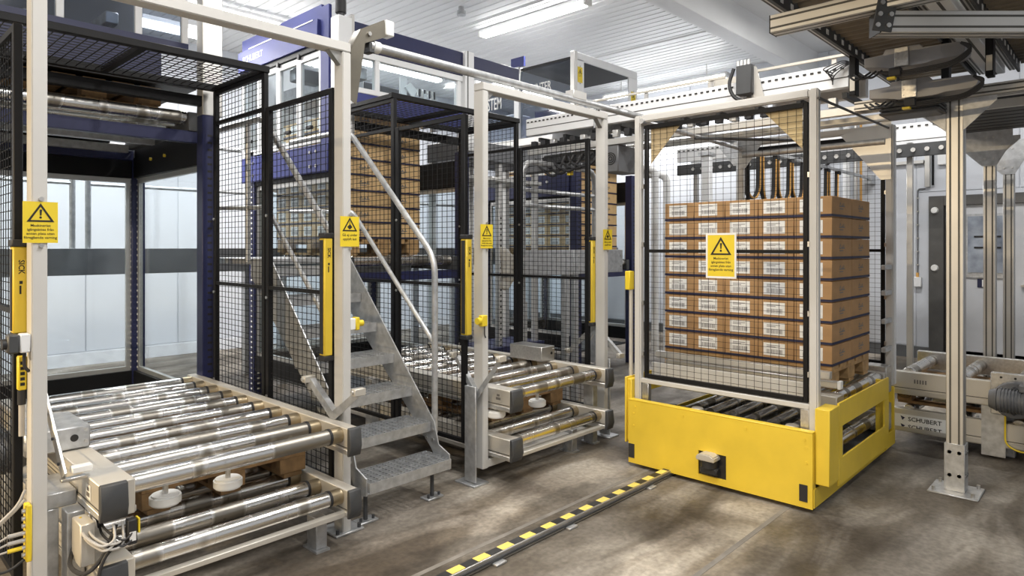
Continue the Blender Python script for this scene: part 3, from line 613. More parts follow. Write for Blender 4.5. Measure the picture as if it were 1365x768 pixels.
gd = bx(c3, 'drive_cover', 5.69, 5.738, .02, .74, .33, .62, STEEL, .004)
for y in (.68, .60): cy(gd, 'rivet', (5.687, y, .59), (5.691, y, .59), .008, BLKP, 8)
F = SIDE(5.689, .50, .56); MB().rect(0, .12, -.02, .03, F, 0, .0015).build('drive_label', WHTP, gd)
mt = motor((5.60, .52, .45), 'dark grey gear motor with round flange on the right conveyor', 'Y', 1.0)
MB().cyl((5.62, .60, .45), (5.689, .60, .45), .125, 28).build('flange', MOTOR, mt, .008)
MB().prism([(-.1, 0), (0, .1), (.1, 0), (0, -.1)], SIDE(5.62, .60, .45), 0, .02).build('hub_plate', DGREY, mt, .004)
# overwrite: cable drop under right conveyor
cb = thing('cable_bundle', 'looped grey cables and valve block hanging under the right conveyor', 'cables', (5.73, .5, .1))
for k in range(4): tb(cb, 'cable', [(5.72, .52 - k * .02, .26), (5.70, .55 - k * .03, .12), (5.70, .48 - k * .03, .06), (5.70, .42 - k * .02, .12), (5.72, .40, .22)], .005, (CABLEW, CABLEW, YELS, CABLEW)[k], .06)
bx(cb, 'valve_block', 5.70, 5.74, .30, .42, .02, .22, RUBBER, .004)
for k in range(3): cy(cb, 'fitting', (5.685, .36, .06 + k * .05), (5.70, .36, .06 + k * .05), .010, ALU, 8)
tb(cb, 'cable', [(5.72, .66, .42), (5.715, .66, .12), (5.715, .58, .08), (5.715, .46, .10)], .006, YELS, .05)
# ================================================================= PALLETS
PW = {}
def pallet(x0, y0, z0, label, m=WOOD, lx=.8, ly=1.2):
    # long side along Y: three bottom skids along Y, nine blocks, three cross boards along X, five top boards along Y
    t = thing('wooden_pallet', label, 'pallet', (x0 + lx / 2, y0 + ly / 2, z0), 'wooden pallets')
    key = m.name
    if key not in PW:
        PW[key] = (MB().box(-.05, .05, -ly / 2, ly / 2, 0, .022).mesh('skid', m, bevel=.002), MB().box(-.072, .072, -.05, .05, 0, .078).mesh('block', m, bevel=.003),
                   MB().box(-lx / 2, lx / 2, -.07, .07, 0, .022).mesh('cross_board', m, bevel=.002), MB().box(-.065, .065, -ly / 2, ly / 2, 0, .022).mesh('top_board', m, bevel=.002))
    S, Bk, Cb, Tb = PW[key]
    def put(nm, me, x, y, z): o = bpy.data.objects.new(nm, me); COL.objects.link(o); o.parent = t; o.location = (x, y, z)
    for x in (-lx / 2 + .072, 0, lx / 2 - .072):
        put('skid', S, x, 0, 0)
        for y in (-ly / 2 + .05, 0, ly / 2 - .05): put('block', Bk, x, y, .022)
    for y in (-ly / 2 + .07, 0, ly / 2 - .07): put('cross_board', Cb, 0, y, .100)
    for k in range(5): put('top_board', Tb, -lx / 2 + .066 + k * (lx - .132) / 4, 0, .122)
    return t
# ================================================================= CARTONS
CT = {}
def carton_meshes(m):
    if m.name in CT: return CT[m.name]
    bw, bd, bh = .404, .236, .1335        # X, Y, Z
    body = MB().box(-bw / 2, bw / 2, -bd / 2, bd / 2, 0, bh).mesh('body', m, bevel=.003)
    band = MB()
    e = .0012
    for (a, b, c, dd) in ((-bw / 2 - e, bw / 2 + e, -bd / 2 - e, -bd / 2 + .001), (-bw / 2 - e, bw / 2 + e, bd / 2 - .001, bd / 2 + e), (-bw / 2 - e, -bw / 2 + .001, -bd / 2, bd / 2), (bw / 2 - .001, bw / 2 + e, -bd / 2, bd / 2)):
        band.box(a, b, c, dd, .003, .019)
    band = band.mesh('print_band', BANDN)
    F = SIDE(-bw / 2, 0, bh * .55)
    lab = MB().rect(-.082, .062, -.040, .044, F, 0, .0012).mesh('address_label', WHTP)
    bc = MB(); rnd = random.Random(3); u = -.062
    while u < .045:
        wdt = rnd.choice((.002, .003, .005)); bc.rect(u, u + wdt, -.028, .002, F, .0012, .0018); u += wdt + rnd.choice((.002, .003, .004))
    bc.rect(-.06, .0, .016, .021, F, .0012, .0018); bc.rect(-.06, .03, .026, .031, F, .0012, .0018)
    bc = bc.mesh('barcode', BARC)
    G = FRONT(0, -bd / 2, bh * .55); pr = MB()
    pr.rect(-.06, .05, -.004, .004, G, 0, .0009).rect(-.05, .02, -.020, -.013, G, 0, .0009).prism([(-.055, .01), (-.035, .03), (-.03, .01)], G, 0, .0009).prism([(-.01, .004), (.0, .022), (.012, .004)], G, 0, .0009).rect(.026, .036, .004, .024, G, 0, .0009)
    pr = pr.mesh('side_print', DECAL)
    sm = MB().box(-bw / 2 - .0008, bw / 2 + .0008, -.004, .004, bh - .001, bh + .0006).mesh('flap_seam', mat('seam_' + m.name, (.16, .09, .035), .8))
    CT[m.name] = (body, band, lab, bc, pr, sm); return CT[m.name]
ORD = ['bottom', 'second', 'third', 'fourth', 'fifth', 'sixth', 'seventh', 'top']; COLN = ['first', 'second', 'third', 'fourth', 'fifth']
def carton(x, y, z, label, group, m, labelled=True):
    b, bd, lb, bc, pr, sm = carton_meshes(m)
    t = thing('carton', label, 'carton', (x, y, z), group)
    def put(nm, me, par=t): o = bpy.data.objects.new(nm, me); COL.objects.link(o); o.parent = par; return o
    put('body', b); put('print_band', bd); put('flap_seam', sm)
    if labelled: l = put('address_label', lb); put('barcode', bc, l)
    put('side_print', pr)
def stack(x0, y0, z0, layers, where, group, m, keep, labelled=True):
    for k in range(layers):
        lay = (ORD[k] if k < layers - 1 else 'top')
        for i in range(5):          # along Y, first = left in the picture = largest Y
            for c in range(2):      # along X
                if not keep(i, c, k): continue
                col = COLN[i]
                row = 'front row' if c == 0 else 'back row'
                carton(x0 + .205 + c * .41, y0 + 1.08 - i * .24, z0 + k * .137, 'brown carton %s, %s layer, %s, %s from left' % (where, lay, row, col), group, m, labelled)
pallet(4.46, 1.405, .588, 'wooden pallet under the carton stack on the yellow cart')
stack(4.45, 1.40, .7325, 8, 'on the yellow cart', 'cartons stacked on the cart', CARD, lambda i, c, k: True)
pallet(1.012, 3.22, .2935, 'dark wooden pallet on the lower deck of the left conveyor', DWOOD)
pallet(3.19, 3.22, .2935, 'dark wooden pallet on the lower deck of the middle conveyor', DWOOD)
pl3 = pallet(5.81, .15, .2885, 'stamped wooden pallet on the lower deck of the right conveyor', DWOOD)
F = SIDE(5.808, 1.10, .36)
EP = thing  # (stamp on the pallet block)
bk = MB(); n = 28
bk2 = [(math.cos(2 * math.pi * i / n) * .046, math.sin(2 * math.pi * i / n) * .026) for i in range(n)]
for i in range(n):
    a, b = bk2[i], bk2[(i + 1) % n]; bk.prism([a, b, (b[0] * .90, b[1] * .86), (a[0] * .90, a[1] * .86)], (F[0] + Vector((0, .20, .0)), F[1], F[2], F[3]), 0, .001)
bk.build('stamp', BLKP, pl3)
flat(text_mb('EPAL', .030, (F[0] + Vector((0, .20, -.010)), F[1], F[2], F[3]), .0012, 'CENTER', .01), 'stamp_lettering', BLKP, pl3)
# ================================================================= STAIRS
st = thing('steel_stair', 'galvanised steel stair with grating treads and tube handrails between the conveyors', 'stair', (2.3, 3.4, 0))
SX0, SX1 = 2.03, 2.60; NT = 7; R0 = .245; RUN = .187
def tread(k):
    z = R0 + k * .187; y = 2.945 + k * RUN; y1 = y + .235
    t = bx(st, 'tread', SX0, SX1, y, y + .004, z - .058, z, GALV); o = t
    bx(o, 'tread_back', SX0, SX1, y1 - .004, y1, z - .035, z, GALV)
    bx(o, 'tread_end', SX0, SX0 + .004, y + .004, y1 - .004, z - .05, z, GALV); bx(o, 'tread_end', SX1 - .004, SX1, y + .004, y1 - .004, z - .05, z, GALV)
    g = MB()
    for i in range(1, 8): yy = y + i * .235 / 8; g.box(SX0 + .004, SX1 - .004, yy - .0015, yy + .0015, z - .030, z - .001)
    for i in range(1, 14): xx = SX0 + i * (SX1 - SX0) / 14; g.box(xx - .0015, xx + .0015, y + .004, y1 - .004, z - .012, z)
    g.build('grating', GALV, o, kind='stuff')
for k in range(NT): tread(k)
ya, za = 2.945, R0
for x in (SX0 - .010, SX1 + .002):
    F = SIDE(x + .008, 0, 0)
    pts = [(-(ya + .02), za - .07), (-(ya + .10), za - .085), (-(ya + .19), za + .03), (-(4.30), 1.42 - .12), (-(4.30), 1.42), (-(ya + 1.08), za + 1.06 + .12), (-(ya + .16), za + .19), (-(ya + .12), za + .06), (-(ya + .02), za + .02)]
    s = MB().prism(pts, F, 0, .008).build('stringer', GALV, st)
    for (dy, dz) in ((.17, .08), (.23, .08), (.17, .14), (.24, .15)): cy(s, 'bolt', (x - .006 if x < 2.3 else x - .004, ya + dy, za + dz), (x + .012, ya + dy, za + dz), .011, STEEL, 8)
for x in (SX0 + .05, SX1 - .05):
    cy(st, 'foot_screw', (x, 3.06, .012), (x, 3.06, .19), .012, DGREY, 10); bx(st, 'foot_plate', x - .06, x + .06, 3.02, 3.10, 0, .012, GALV, .003); bx(st, 'foot_bracket', x - .05, x + .05, 3.02, 3.10, .155, .163, GALV, .002)
    for s in (-.04, .04): cy(st, 'anchor_bolt', (x + s, 3.045, .012), (x + s, 3.045, .03), .008, DGREY, 8)
bx(st, 'platform', SX0, SX1, 4.25, 4.98, 1.38, 1.42, GALV, .003)
for x, yb, zt in ((SX0 - .03, 3.13, 1.43), (SX1 + .03, 3.13, 1.43)):
    h = tb(st, 'handrail', [(x, yb, .36), (x, yb, zt), (x, yb + .95, zt + .90), (x, 4.9, zt + .90)], .019, GALV, .10, 12)
    tb(h, 'mid_rail', [(x, yb, .90), (x, yb + .90, 1.75), (x, 4.9, 1.78)], .015, GALV, .06, 10)
    cy(h, 'baluster', (x, 4.30, 1.40), (x, 4.30, 2.32), .017, GALV, 10)
# ================================================================= THE YELLOW TRANSFER CART
ca = thing('transfer_cart', 'yellow transfer cart with mesh safety frame carrying the loaded pallet', 'cart', (4.72, 1.92, 0))
# front panel with scanner opening
CX, CYa, CYb = 3.85, 1.315, 2.53
fp = MB()
hx0, hx1, hz0, hz1 = 1.825, 2.01, .065, .215
for (a, b, c, dd) in ((CYa, hx0, .025, .45), (hx1, CYb, .025, .45), (hx0, hx1, .025, hz0), (hx0, hx1, hz1, .45)): fp.box(CX, CX + .012, a, b, c, dd)
fpo = fp.build('front_panel', YEL, ca)
bx(fpo, 'top_fold', CX, CX + .05, CYa, CYb, .45, .458, YEL, .003)
bx(fpo, 'side_return', CX + .012, CX + .05, CYa, CYa + .006, .03, .45, YEL)
bx(fpo, 'scanner_recess', CX + .012, CX + .15, hx0 - .01, hx1 + .01, hz0 - .02, hz1 + .02, BLKP)
for y in (1.36, 1.55 + .15, 2.12, 2.48): cy(fpo, 'screw', (CX - .004, y, .41), (CX, y, .41), .009, YEL, 8)
for y in (1.35, 2.49):
    for z in (.30, .385): cy(fpo, 'screw', (CX - .004, y, z - .02), (CX, y, z - .02), .008, YEL, 8)
for y in (1.342, 2.482): bx(fpo, 'rubber_buffer', CX - .004, CX, y, y + .045, .06, .155, RUBBER)
# scanner
scn = bx(ca, 'scanner_base', CX - .035, CX + .03, 1.87, 1.985, .085, .13, RUBBER, .008)
MB().cyl((CX - .01, 1.93, .13), (CX - .01, 1.93, .178), .052, 24).build('scanner_window', RUBBER, scn)
MB().prism([(-.062, 0), (.062, 0), (.058, .028), (.03, .042), (-.03, .042), (-.058, .028)], SIDE(CX + .03, 1.93, .178), 0, .105).build('scanner_hood', COVER, scn, .006, seg=2)
# side frames standing proud of the front panel
for y0, y1, sg_ in ((CYa - .079, CYa, 0), (CYb, CYb + .05, 1)):
    bx(ca, 'side_post', CX + .035, CX + .20, y0, y1, .16, .588, YEL, .004)
    yo = y0 if sg_ == 0 else y1 - .012
    MB().prism([(CX + .02, .0), (xq, .0), (CX + .28, .16), (CX + .095, .16), (CX + .095, .135), (CX + .02, .12)], (Vector((0, y0 + .0, .03)), Vector((1, 0, 0)), Vector((0, 0, 1)), Vector((0, 1, 0))), .0, y1 - y0).build('post_bottom', YEL, ca) if False else None
    bx(ca, 'skirt', CX + .012, 5.575, (y1 - .006) if sg_ == 0 else y0, y1 if sg_ == 0 else y0 + .006, .03, .135, YEL)
    xe = 5.10 if sg_ == 0 else 5.4
    bx(ca, 'side_top_rail', CX + .20, xe, yo, yo + .012, .46, .60, YEL, .002); bx(ca, 'side_bottom_rail', CX + .20, xe, yo, yo + .012, .125, .28, YEL, .002)
    bx(ca, 'side_post', CX + .20, CX + .26, yo, yo + .011, .28, .46, YEL); bx(ca, 'side_post', xe - .10, xe, yo, yo + .011, .28, .46, YEL)
    bx(ca, 'rear_corner', xe - .02, xe, yo + .012, y1 if sg_ == 0 else y0, .10, .58, YEL, .003)
bx(ca, 'rear_panel', 5.575, 5.59, CYa, CYb, .03, .45, YEL, .003)
bx(ca, 'chassis', 3.95, 5.5, CYa + .06, CYb - .06, .06, .13, DGREY, .006)
for x in (4.1, 5.3):
    for y in (1.55, 2.3): MB().cyl((x, y - .03, .062), (x, y + .03, .062), .06, 20).build('wheel', RUBBER, ca, .006)
for (z, r) in ((.548, .038), (.262, .038)):
    dk = bx(ca, 'deck_rail', 4.36, 4.42, CYa + .01, CYb - .01, z - .09, z + .035, COVER, .003); bx(ca, 'deck_rail', 5.34, 5.40, CYa + .01, CYb - .01, z - .09, z + .035, STEEL, .003)
    roller_set(ca, 4.42, 5.34, [CYa + .06 + k * .155 for k in range(8)], z, r, False)
bx(ca, 'end_housing', 5.40, 5.54, CYa + .01, CYa + .16, .42, .62, STEEL, .004); bx(ca, 'end_housing', 5.40, 5.54, CYa + .01, CYa + .16, .14, .34, STEEL, .004)
# dark slat cover behind the front panel (between panel and deck)
cvp = bx(ca, 'slat_tray', 3.93, 4.36, CYa + .03, CYb - .03, .30, .31, BLKP)
for k in range(14): bx(cvp, 'slat', 3.93, 4.355, CYa + .05 + k * .083, CYa + .095 + k * .083, .31, .345, DGREY, .003)
for y in (1.50, 2.12): MB().cyl((4.05, y, .375), (4.05, y, .43), .04, 16).build('guide_wheel', COVER, ca, .006)
# guide profile in front of the pallet
for z in (.645,): 
    gp = bx(ca, 'guide_profile', 4.34, 4.38, CYa + .02, CYb, z - .022, z + .022, ALU, .003); bx(gp, 'profile_end', 4.335, 4.385, CYa + .0, CYa + .02, z - .025, z + .025, WHTP, .003)
gp = bx(ca, 'guide_profile', 4.20, 4.245, CYa + .02, CYb, .70, .745, ALU, .003)
bx(ca, 'deck_cover', 4.08, 4.11, CYa + .04, CYb - .04, .57, .685, GREIGE, .003)
bx(ca, 'deck_block', 4.28, 4.42, CYa + .005, CYa + .12, .45, .585, COVER, .006)
# front frame with mesh
def cart_frame(x, y0, y1, zb, ztop, meshed=True, gus=True):
    f = bx(ca, 'safety_frame_post', x, x + .05, y0, y0 + .05, zb, ztop, GREIGE, .008, seg=2); bx(ca, 'safety_frame_post', x, x + .05, y1 - .05, y1, zb, ztop, GREIGE, .008, seg=2)
    bx(ca, 'safety_frame_beam', x, x + .05, y0 + .05, y1 - .05, ztop - .05, ztop, GREIGE, .008, seg=2)
    m0, m1, mz0, mz1 = y0 + .06, y1 - .07, (.60 if zb < .5 else .7), ztop - .07
    for y in (m0, m1 - .028): bx(ca, 'mesh_frame', x + .015, x + .04, y, y + .028, mz0, mz1, BLACK, .003)
    for z in (mz0, mz1 - .028): bx(ca, 'mesh_frame', x + .016, x + .039, m0 + .028, m1 - .028, z, z + .028, BLACK)
    bx(ca, 'mesh_rail', x + .018, x + .036, m0 + .028, m1 - .028, 1.46, 1.482, BLACK)
    mb = MB(); wires(mb, 'X', x + .027, m0 + .02, m1 - .02, mz0 + .01, mz1 - .01, .05, .036, .0010); mb.build('wire_mesh', WIRE, ca, kind='stuff')
    for y in (m0, m1 - .03):
        for z in (.75, 1.1, 1.5, 1.9): bx(ca, 'hinge_clip', x + .008, x + .044, y - .012 if y == m0 else y + .03, y if y == m0 else y + .042, z, z + .03, STEEL)
cart_frame(CX + .07, 1.31, 2.53, .32, 2.405)
bx(ca, 'lower_beam', CX + .075, CX + .115, 1.36, 2.48, .565, .595, GREIGE, .003)
for y in (1.33, 2.39): bx(ca, 'hanger_block', CX + .075, CX + .115, y + .03, y + .08, .40, .565, STEEL, .003)
cart_frame(5.60, 1.33, 2.55, .45, 2.43)
# orange-tan gussets in the upper corners of the front frame, steel ones at the rear
MB().prism([(0, 0), (-.24, 0), (0, -.26)], SIDE(CX + .115, 1.41, 2.33), 0, .004).build('gusset', mat('tan_plate', (.62, .48, .25), .5), ca)
MB().prism([(0, 0), (.24, 0), (0, -.26)], SIDE(CX + .115, 2.42, 2.33), 0, .004).build('gusset', mat('tan_plate_b', (.56, .44, .26), .5), ca)
MB().prism([(.02, .03), (-.34, -.05), (-.05, -.42), (.02, -.42)], SIDE(5.597, 1.36, 2.43), 0, .005).build('gusset', ALU, ca)
MB().prism([(-.02, .03), (.20, -.03), (.05, -.24), (-.02, -.24)], SIDE(5.597, 2.52, 2.43), 0, .005).build('gusset', GALV, ca)
tb(ca, 'roof_bar', [(3.9, 2.46, 2.36), (5.6, 2.52, 2.36)], .018, GALV); tb(ca, 'roof_bar', [(3.9, 1.30, 2.34), (5.6, 1.36, 2.40)], .008, DGREY)
tb(ca, 'roof_brace', [(4.7, 2.48, 2.34), (5.6, 1.95, 2.37)], .012, DGREY)
MB().cyl((5.60, 1.38, 2.30), (5.60, 2.50, 2.30), .026, 14).build('rear_tube', GALV, ca)
for z in (.72, .93, 1.14, 1.33): bx(ca, 'rear_bracket', 5.42, 5.60, 1.335, 1.365, z, z + .035, GALV, .003)
bx(ca, 'rear_outrigger', 5.66, 5.70, 1.33, 1.37, .45, 2.43, WHITEP, .004)
tb(ca, 'side_upright', [(CX + .10, 2.575, .30), (CX + .10, 2.575, 1.20)], .014, COVER); bx(ca, 'side_sensor', CX + .06, CX + .12, 2.56, 2.60, 1.20, 1.33, YELS, .004)
bx(ca, 'left_fin', CX + .02, CX + .20, 2.56, 2.575, .15, .60, YEL, .003)
F = SIDE(CX + .069, 1.891, 1.444)
sg = sign(F, .178, .26, 'large yellow exclamation warning sign with white edge on the cart safety frame', TXT, '!', .021, .012)
# ================================================================= PALLET LIFTS
def lift(X0, X1, deckz, label, loadlabel=None, Yf=4.72, Yb=6.28, ztop=2.42, panes=True):
    t = thing('pallet_lift', label, 'lift', ((X0 + X1) / 2, (Yf + Yb) / 2, 0), 'blue pallet lifts')
    cs = .10
    for x in (X0, X1 - cs):
        for y in (Yf, Yb - cs):
            c = bx(t, 'column', x, x + cs, y, y + cs, 0, ztop, NAVY, .004)
            if y == Yf and X0 < 1: bx(t, 'upper_column', x, x + .14, y, y + .10, ztop, H_C - .05, ALU, .004)
            xx = x - .002 if x == X1 - cs else x + cs - .002
            mb = MB()
            for k in range(44): mb.box(x + .035, x + .065, y - .0015, y + .0005, .12 + k * .05, .135 + k * .05)
            mb.build('hole_strip', BLKP if y == Yf else WHTP, t, kind='stuff')
            if y > Yf:
                mb = MB()
                for k in range(44): mb.box(x - .0015, x + .0005, y + .03, y + .06, .12 + k * .05, .135 + k * .05)
                mb.build('hole_strip', WHTP, t, kind='stuff')
    bx(t, 'rear_beam', X0 + cs, X1 - cs, Yb - .09, Yb - .01, 2.08, 2.36, BLACK, .004); bx(t, 'side_beam', X1 - .09, X1 - .01, Yf + cs, Yb - cs, 2.08, 2.34, BLACK, .004); bx(t, 'side_beam', X0 + .01, X0 + .09, Yf + cs, Yb - cs, 2.08, 2.34, BLACK, .004)
    bx(t, 'front_beam', X0, X1, Yf + .005, Yf + .06, ztop + .06, ztop + .13, BLACK, .004)
    bx(t, 'rear_sill', X0 + cs, X1 - cs, Yb - .09, Yb - .01, .30, .45, BLACK); bx(t, 'side_sill', X1 - .09, X1 - .01, Yf + cs, Yb - cs, .30, .45, BLACK); bx(t, 'side_sill', X0 + .01, X0 + .09, Yf + cs, Yb - cs, .30, .45, BLACK); bx(t, 'floor_plate', X0 + cs, X1 - cs, Yf + cs, Yb - .1, .24, .26, DGREY)
    if panes:
        for (a0, a1, ax, X1_) in ((X0 + cs, X1 - cs, 'Y', X1), (Yf + cs, Yb - cs, 'X', X1), (Yf + cs, Yb - cs, 'X', X0 + .09)):
            mb = MB()
            for (p, q, z0, z1) in ((a0, a0 + .035, .45, 2.08), (a1 - .035, a1, .45, 2.08), (a0 + .035, a1 - .035, .45, .485), (a0 + .035, a1 - .035, 2.04, 2.08)):
                (mb.box(p, q, Yb - .06, Yb - .03, z0, z1) if ax == 'Y' else mb.box(X1_ - .06, X1_ - .03, p, q, z0, z1))
            f = mb.build('window_frame', ALU, t)
            (bx(f, 'window_pane', a0 + .035, a1 - .035, Yb - .048, Yb - .042, .485, 2.04, GLASS) if ax == 'Y' else bx(f, 'window_pane', X1_ - .048, X1_ - .042, a0 + .035, a1 - .035, .485, 2.04, GLASS))
    bx(t, 'guide_motor', X1 - .16, X1 - .1, Yb - .17, Yb - .11, 2.24, 2.42, GALV, .01)
    # deck
    d = bx(t, 'deck_beam', X0 + .12, X1 - .12, Yf + .03, Yf + .09, deckz - .22, deckz - .14, NAVY, .003); bx(t, 'deck_beam', X0 + .12, X1 - .12, Yb - .2, Yb - .14, deckz - .22, deckz - .14, NAVY, .003)
    for x in (X0 + .125, X1 - .185): bx(t, 'deck_rail', x, x + .06, Yf + .02, Yb - .2, deckz - .14, deckz - .01, DGREY, .003)
    roller_set(t, X0 + .185, X1 - .185, [Yf + .08 + k * .165 for k in range(8)], deckz - .045, .045, False)
    rb = MB()
    for y in (Yf + .7, Yf + 1.3): bx(t, 'deck_crossbar', X0 + .185, X1 - .185, y - .03, y + .03, deckz - .17, deckz - .11, GALV)
    for s in (.2, .5): cy(t, 'indicator', (X1 - .1, Yf + .5 + s, 2.2), (X1 - .115, Yf + .5 + s, 2.2), .012, YELS, 8)
    return t
l1 = lift(.52, 1.97, 2.44, 'dark blue pallet lift behind the left conveyor with raised roller deck'); bx(l1, 'shade_plate', .54, 1.86, 4.80, 6.2, 2.60, 2.62, BLACK)  # black plate over the deck is added to darken the lift interior
bx(l1, 'top_end', .54, 1.70, 6.17, 6.2, 2.36, 2.60, BLACK)
lift(2.93, 4.40, 1.42, 'dark blue pallet lift behind the middle conveyor holding a carton stack')
lift(6.10, 7.36, 1.345, 'dark blue pallet lift far behind the cart')
pallet(.85, 4.86, 2.442, 'dark wooden pallet raised high on the left lift deck', DWOOD)
pallet(3.13, 4.90, 1.422, 'wooden pallet under the carton stack on the middle lift')
stack(3.12, 4.90, 1.568, 8, 'in the middle lift', 'cartons stacked in the middle lift', CARD2, lambda i, c, k: i == 4 or c == 0)
pallet(6.38, 4.90, 1.347, 'wooden pallet under the carton stack on the far lift')
stack(6.37, 4.90, 1.4925, 8, 'in the far lift behind the cart', 'cartons stacked in the far lift', CARD2, lambda i, c, k: i == 4 or c == 0)
# ================================================================= WALKWAY BEHIND THE LIFTS
wk = thing('walkway', 'raised walkway with dark edge plate running behind the lifts', 'walkway', (4, 7.3, 0))
EDGE = mat('dark_edge_plate', (.20, .205, .215), .45, .5, .12, 3)
for x0, x1 in ((-2.0, .0), (.0, 2.0), (2.0, 4.0), (4.0, 6.0), (6.0, 8.0), (8.0, 9.9)): bx(wk, 'edge_plate', x0 + .004, x1 - .004, 6.72, 6.73, 1.25, 1.485, EDGE, .002)
bx(wk, 'deck', -2, 9.9, 6.73, 7.8, 1.42, 1.46, GALV)
for x in (-1.6, 1.0, 3.5, 6.0, 8.5): bx(wk, 'support', x, x + .08, 6.76, 6.84, 0, 1.42, GALV, .003); bx(wk, 'support', x, x + .08, 7.6, 7.68, 0, 1.42, GALV, .003)
for x0, x1 in ((-1.5, 1.58), (1.70, 3.6), (3.7, 6.5), (6.6, 9.5)):
    r = tb(wk, 'railing', [(x0, 6.80, 1.46), (x0, 6.80, 2.50), (x1, 6.80, 2.50), (x1, 6.80, 1.46)], .024, GALV, .12, 10); tb(r, 'mid_rail', [(x0, 6.80, 2.06), (x1, 6.80, 2.06)], .018, GALV)
# ================================================================= MACHINE ENCLOSURES ON TOP OF THE LIFTS
mc = thing('machine_enclosure', 'blue and white machine enclosure with glass doors above the middle lift', 'enclosure', (3.6, 5.4, 2.42), 'lift enclosures')
MX, MY = 2.93, 4.72
bx(mc, 'corner_column', MX + .0, MX + .13, MY - .03, MY + .09, 2.43, 3.385, WHITEP, .006); bx(mc, 'column_rib', MX + .13, MX + .16, MY - .02, MY + .05, 2.43, 3.42, ALU, .003)
cm = cy(mc, 'column_motor', (MX + .06, MY + .03, 3.42), (MX + .06, MY + .03, 3.60), .045, RUBBER); cy(cm, 'motor_neck', (MX + .06, MY + .03, 3.385), (MX + .06, MY + .03, 3.42), .03, DGREY)
bx(mc, 'corner_panel', MX - .01, MX + .02, MY + .10, MY + .23, 2.12, 3.50, BLUEP, .003)
hd = bx(mc, 'header_panel', MX, MX + .03, MY + .23, 6.43, 3.20, 3.53, BLUEP, .003); bx(hd, 'header_step', MX - .04, MX, MY + .23, 6.43, 3.20, 3.40, BLUEP, .003); bx(hd, 'header_strip', MX - .043, MX - .04, MY + .30, 6.2, 3.395, 3.405, WHTP)
flat(text_mb('SCHUBERT', .085, SIDE(MX - .041, 6.12, 3.28), .001, 'CENTER', .01), 'header_lettering', WHTP, hd)
bx(mc, 'door_track', MX - .02, MX + .04, MY + .1, 6.43, 3.155, 3.20, BLACK)
for k in range(4):
    y0 = MY + .235 + k * .372
    mb = MB()
    for (a_, b_, z0, z1) in ((y0, y0 + .035, 2.38, 3.15), (y0 + .335, y0 + .37, 2.38, 3.15), (y0 + .035, y0 + .335, 2.38, 2.43), (y0 + .035, y0 + .335, 3.10, 3.15)): mb.box(MX, MX + .035, a_, b_, z0, z1)
    f = mb.build('glass_door', WHITEP, mc); bx(f, 'door_pane', MX + .016, MX + .022, y0 + .035, y0 + .335, 2.43, 3.10, GLASS)
    bx(f, 'door_grip', MX - .03, MX, y0 + .12, y0 + .20, 2.50, 2.53, RUBBER, .004); bx(f, 'door_hanger', MX - .025, MX + .03, y0 + .325, y0 + .36, 3.13, 3.17, RUBBER)
bd = bx(mc, 'blue_beam', MX - .02, MX - .001, MY + .10, 6.40, 2.12, 2.36, BLUEP, .004)
for y in (MY + .28, MY + .38, 6.15, 6.25):
    for z in (2.18, 2.30): cy(bd, 'bolt', (MX - .028, y, z), (MX - .02, y, z), .014, STEEL, 8)
bx(mc, 'front_header', MX + .16, 4.32, MY, MY + .03, 3.15, 3.375, NAVY, .003); bx(mc, 'front_header', 4.44, 5.12, MY, MY + .03, 3.17, 3.37, NAVY, .003)
bx(mc, 'top_frame', MX + .16, 4.32, MY, MY + .05, 3.09, 3.145, WHITEP, .004); bx(mc, 'sill_frame', MX + .16, 4.32, MY, MY + .05, 2.79, 2.835, WHITEP, .004); bx(mc, 'blue_sill', MX + .16, 4.32, MY + .005, MY + .03, 2.62, 2.79, BLUEP, .003)
for (a_, b_) in ((MX + .17, 3.31), (3.36, 4.25)): bx(mc, 'window_pane', a_, b_, MY + .02, MY + .026, 2.835, 3.09, GLASS)
for x in (3.31, 4.25): bx(mc, 'mullion', x, x + .045, MY + .002, MY + .05, 2.835, 3.09, WHITEP)
bx(mc, 'column', 4.32, 4.44, MY - .03, MY + .08, 2.43, 3.39, WHITEP, .004); bx(mc, 'column_rib', 4.35, 4.36, MY - .034, MY - .03, 2.43, 3.39, ALUD)
bx(mc, 'inner_tray', 3.2, 4.2, 5.0, 6.3, 2.86, 2.90, GALV, .004); bx(mc, 'robot_beam', 3.0, 4.3, 5.5, 5.62, 3.0, 3.12, MOTOR, .01); bx(mc, 'robot_column', 3.4, 3.52, 5.2, 5.32, 2.5, 3.1, WHITEP, .01); bx(mc, 'robot_beam', 3.25, 3.35, 4.9, 6.3, 2.96, 3.06, GALV, .006)
bx(mc, 'white_bracket', 3.66, 3.74, MY + .12, MY + .14, 2.86, 3.04, WHITEP, .004); MB().prism([(0, 0), (.09, -.09), (.14, -.01), (.06, .05)], FRONT(3.70, MY + .11, 2.95), 0, .015).build('white_bracket', WHITEP, mc)
for k in range(8): cy(mc, 'valve', (3.92 + k * .03, MY + .2, 2.92), (3.92 + k * .03, MY + .2, 2.99), .008, RUBBER if k % 2 else ALU, 8)
for (x, y) in ((3.98, 4.9), (4.14, 4.95)): bx(mc, 'inner_strut', x, x + .04, y, y + .05, 2.62, 2.95, GALV)
bx(mc, 'rear_panel', MX + .05, 4.4, 6.40, 6.43, 2.43, 3.35, WHITEP); 
pm = thing('machine_enclosure', 'glass-sided printer enclosure with white lettering above the far lift', 'enclosure', (6.7, 5.4, 2.5), 'lift enclosures')
PX, PY = 6.06, 4.72
bx(pm, 'post', PX - .04, PX + .02, PY - .03, PY + .03, 2.55, 3.76, ALU, .004); bx(pm, 'front_plate', PX + .02, PX + .16, PY - .02, PY, 2.95, 3.68, WHITEP, .003)
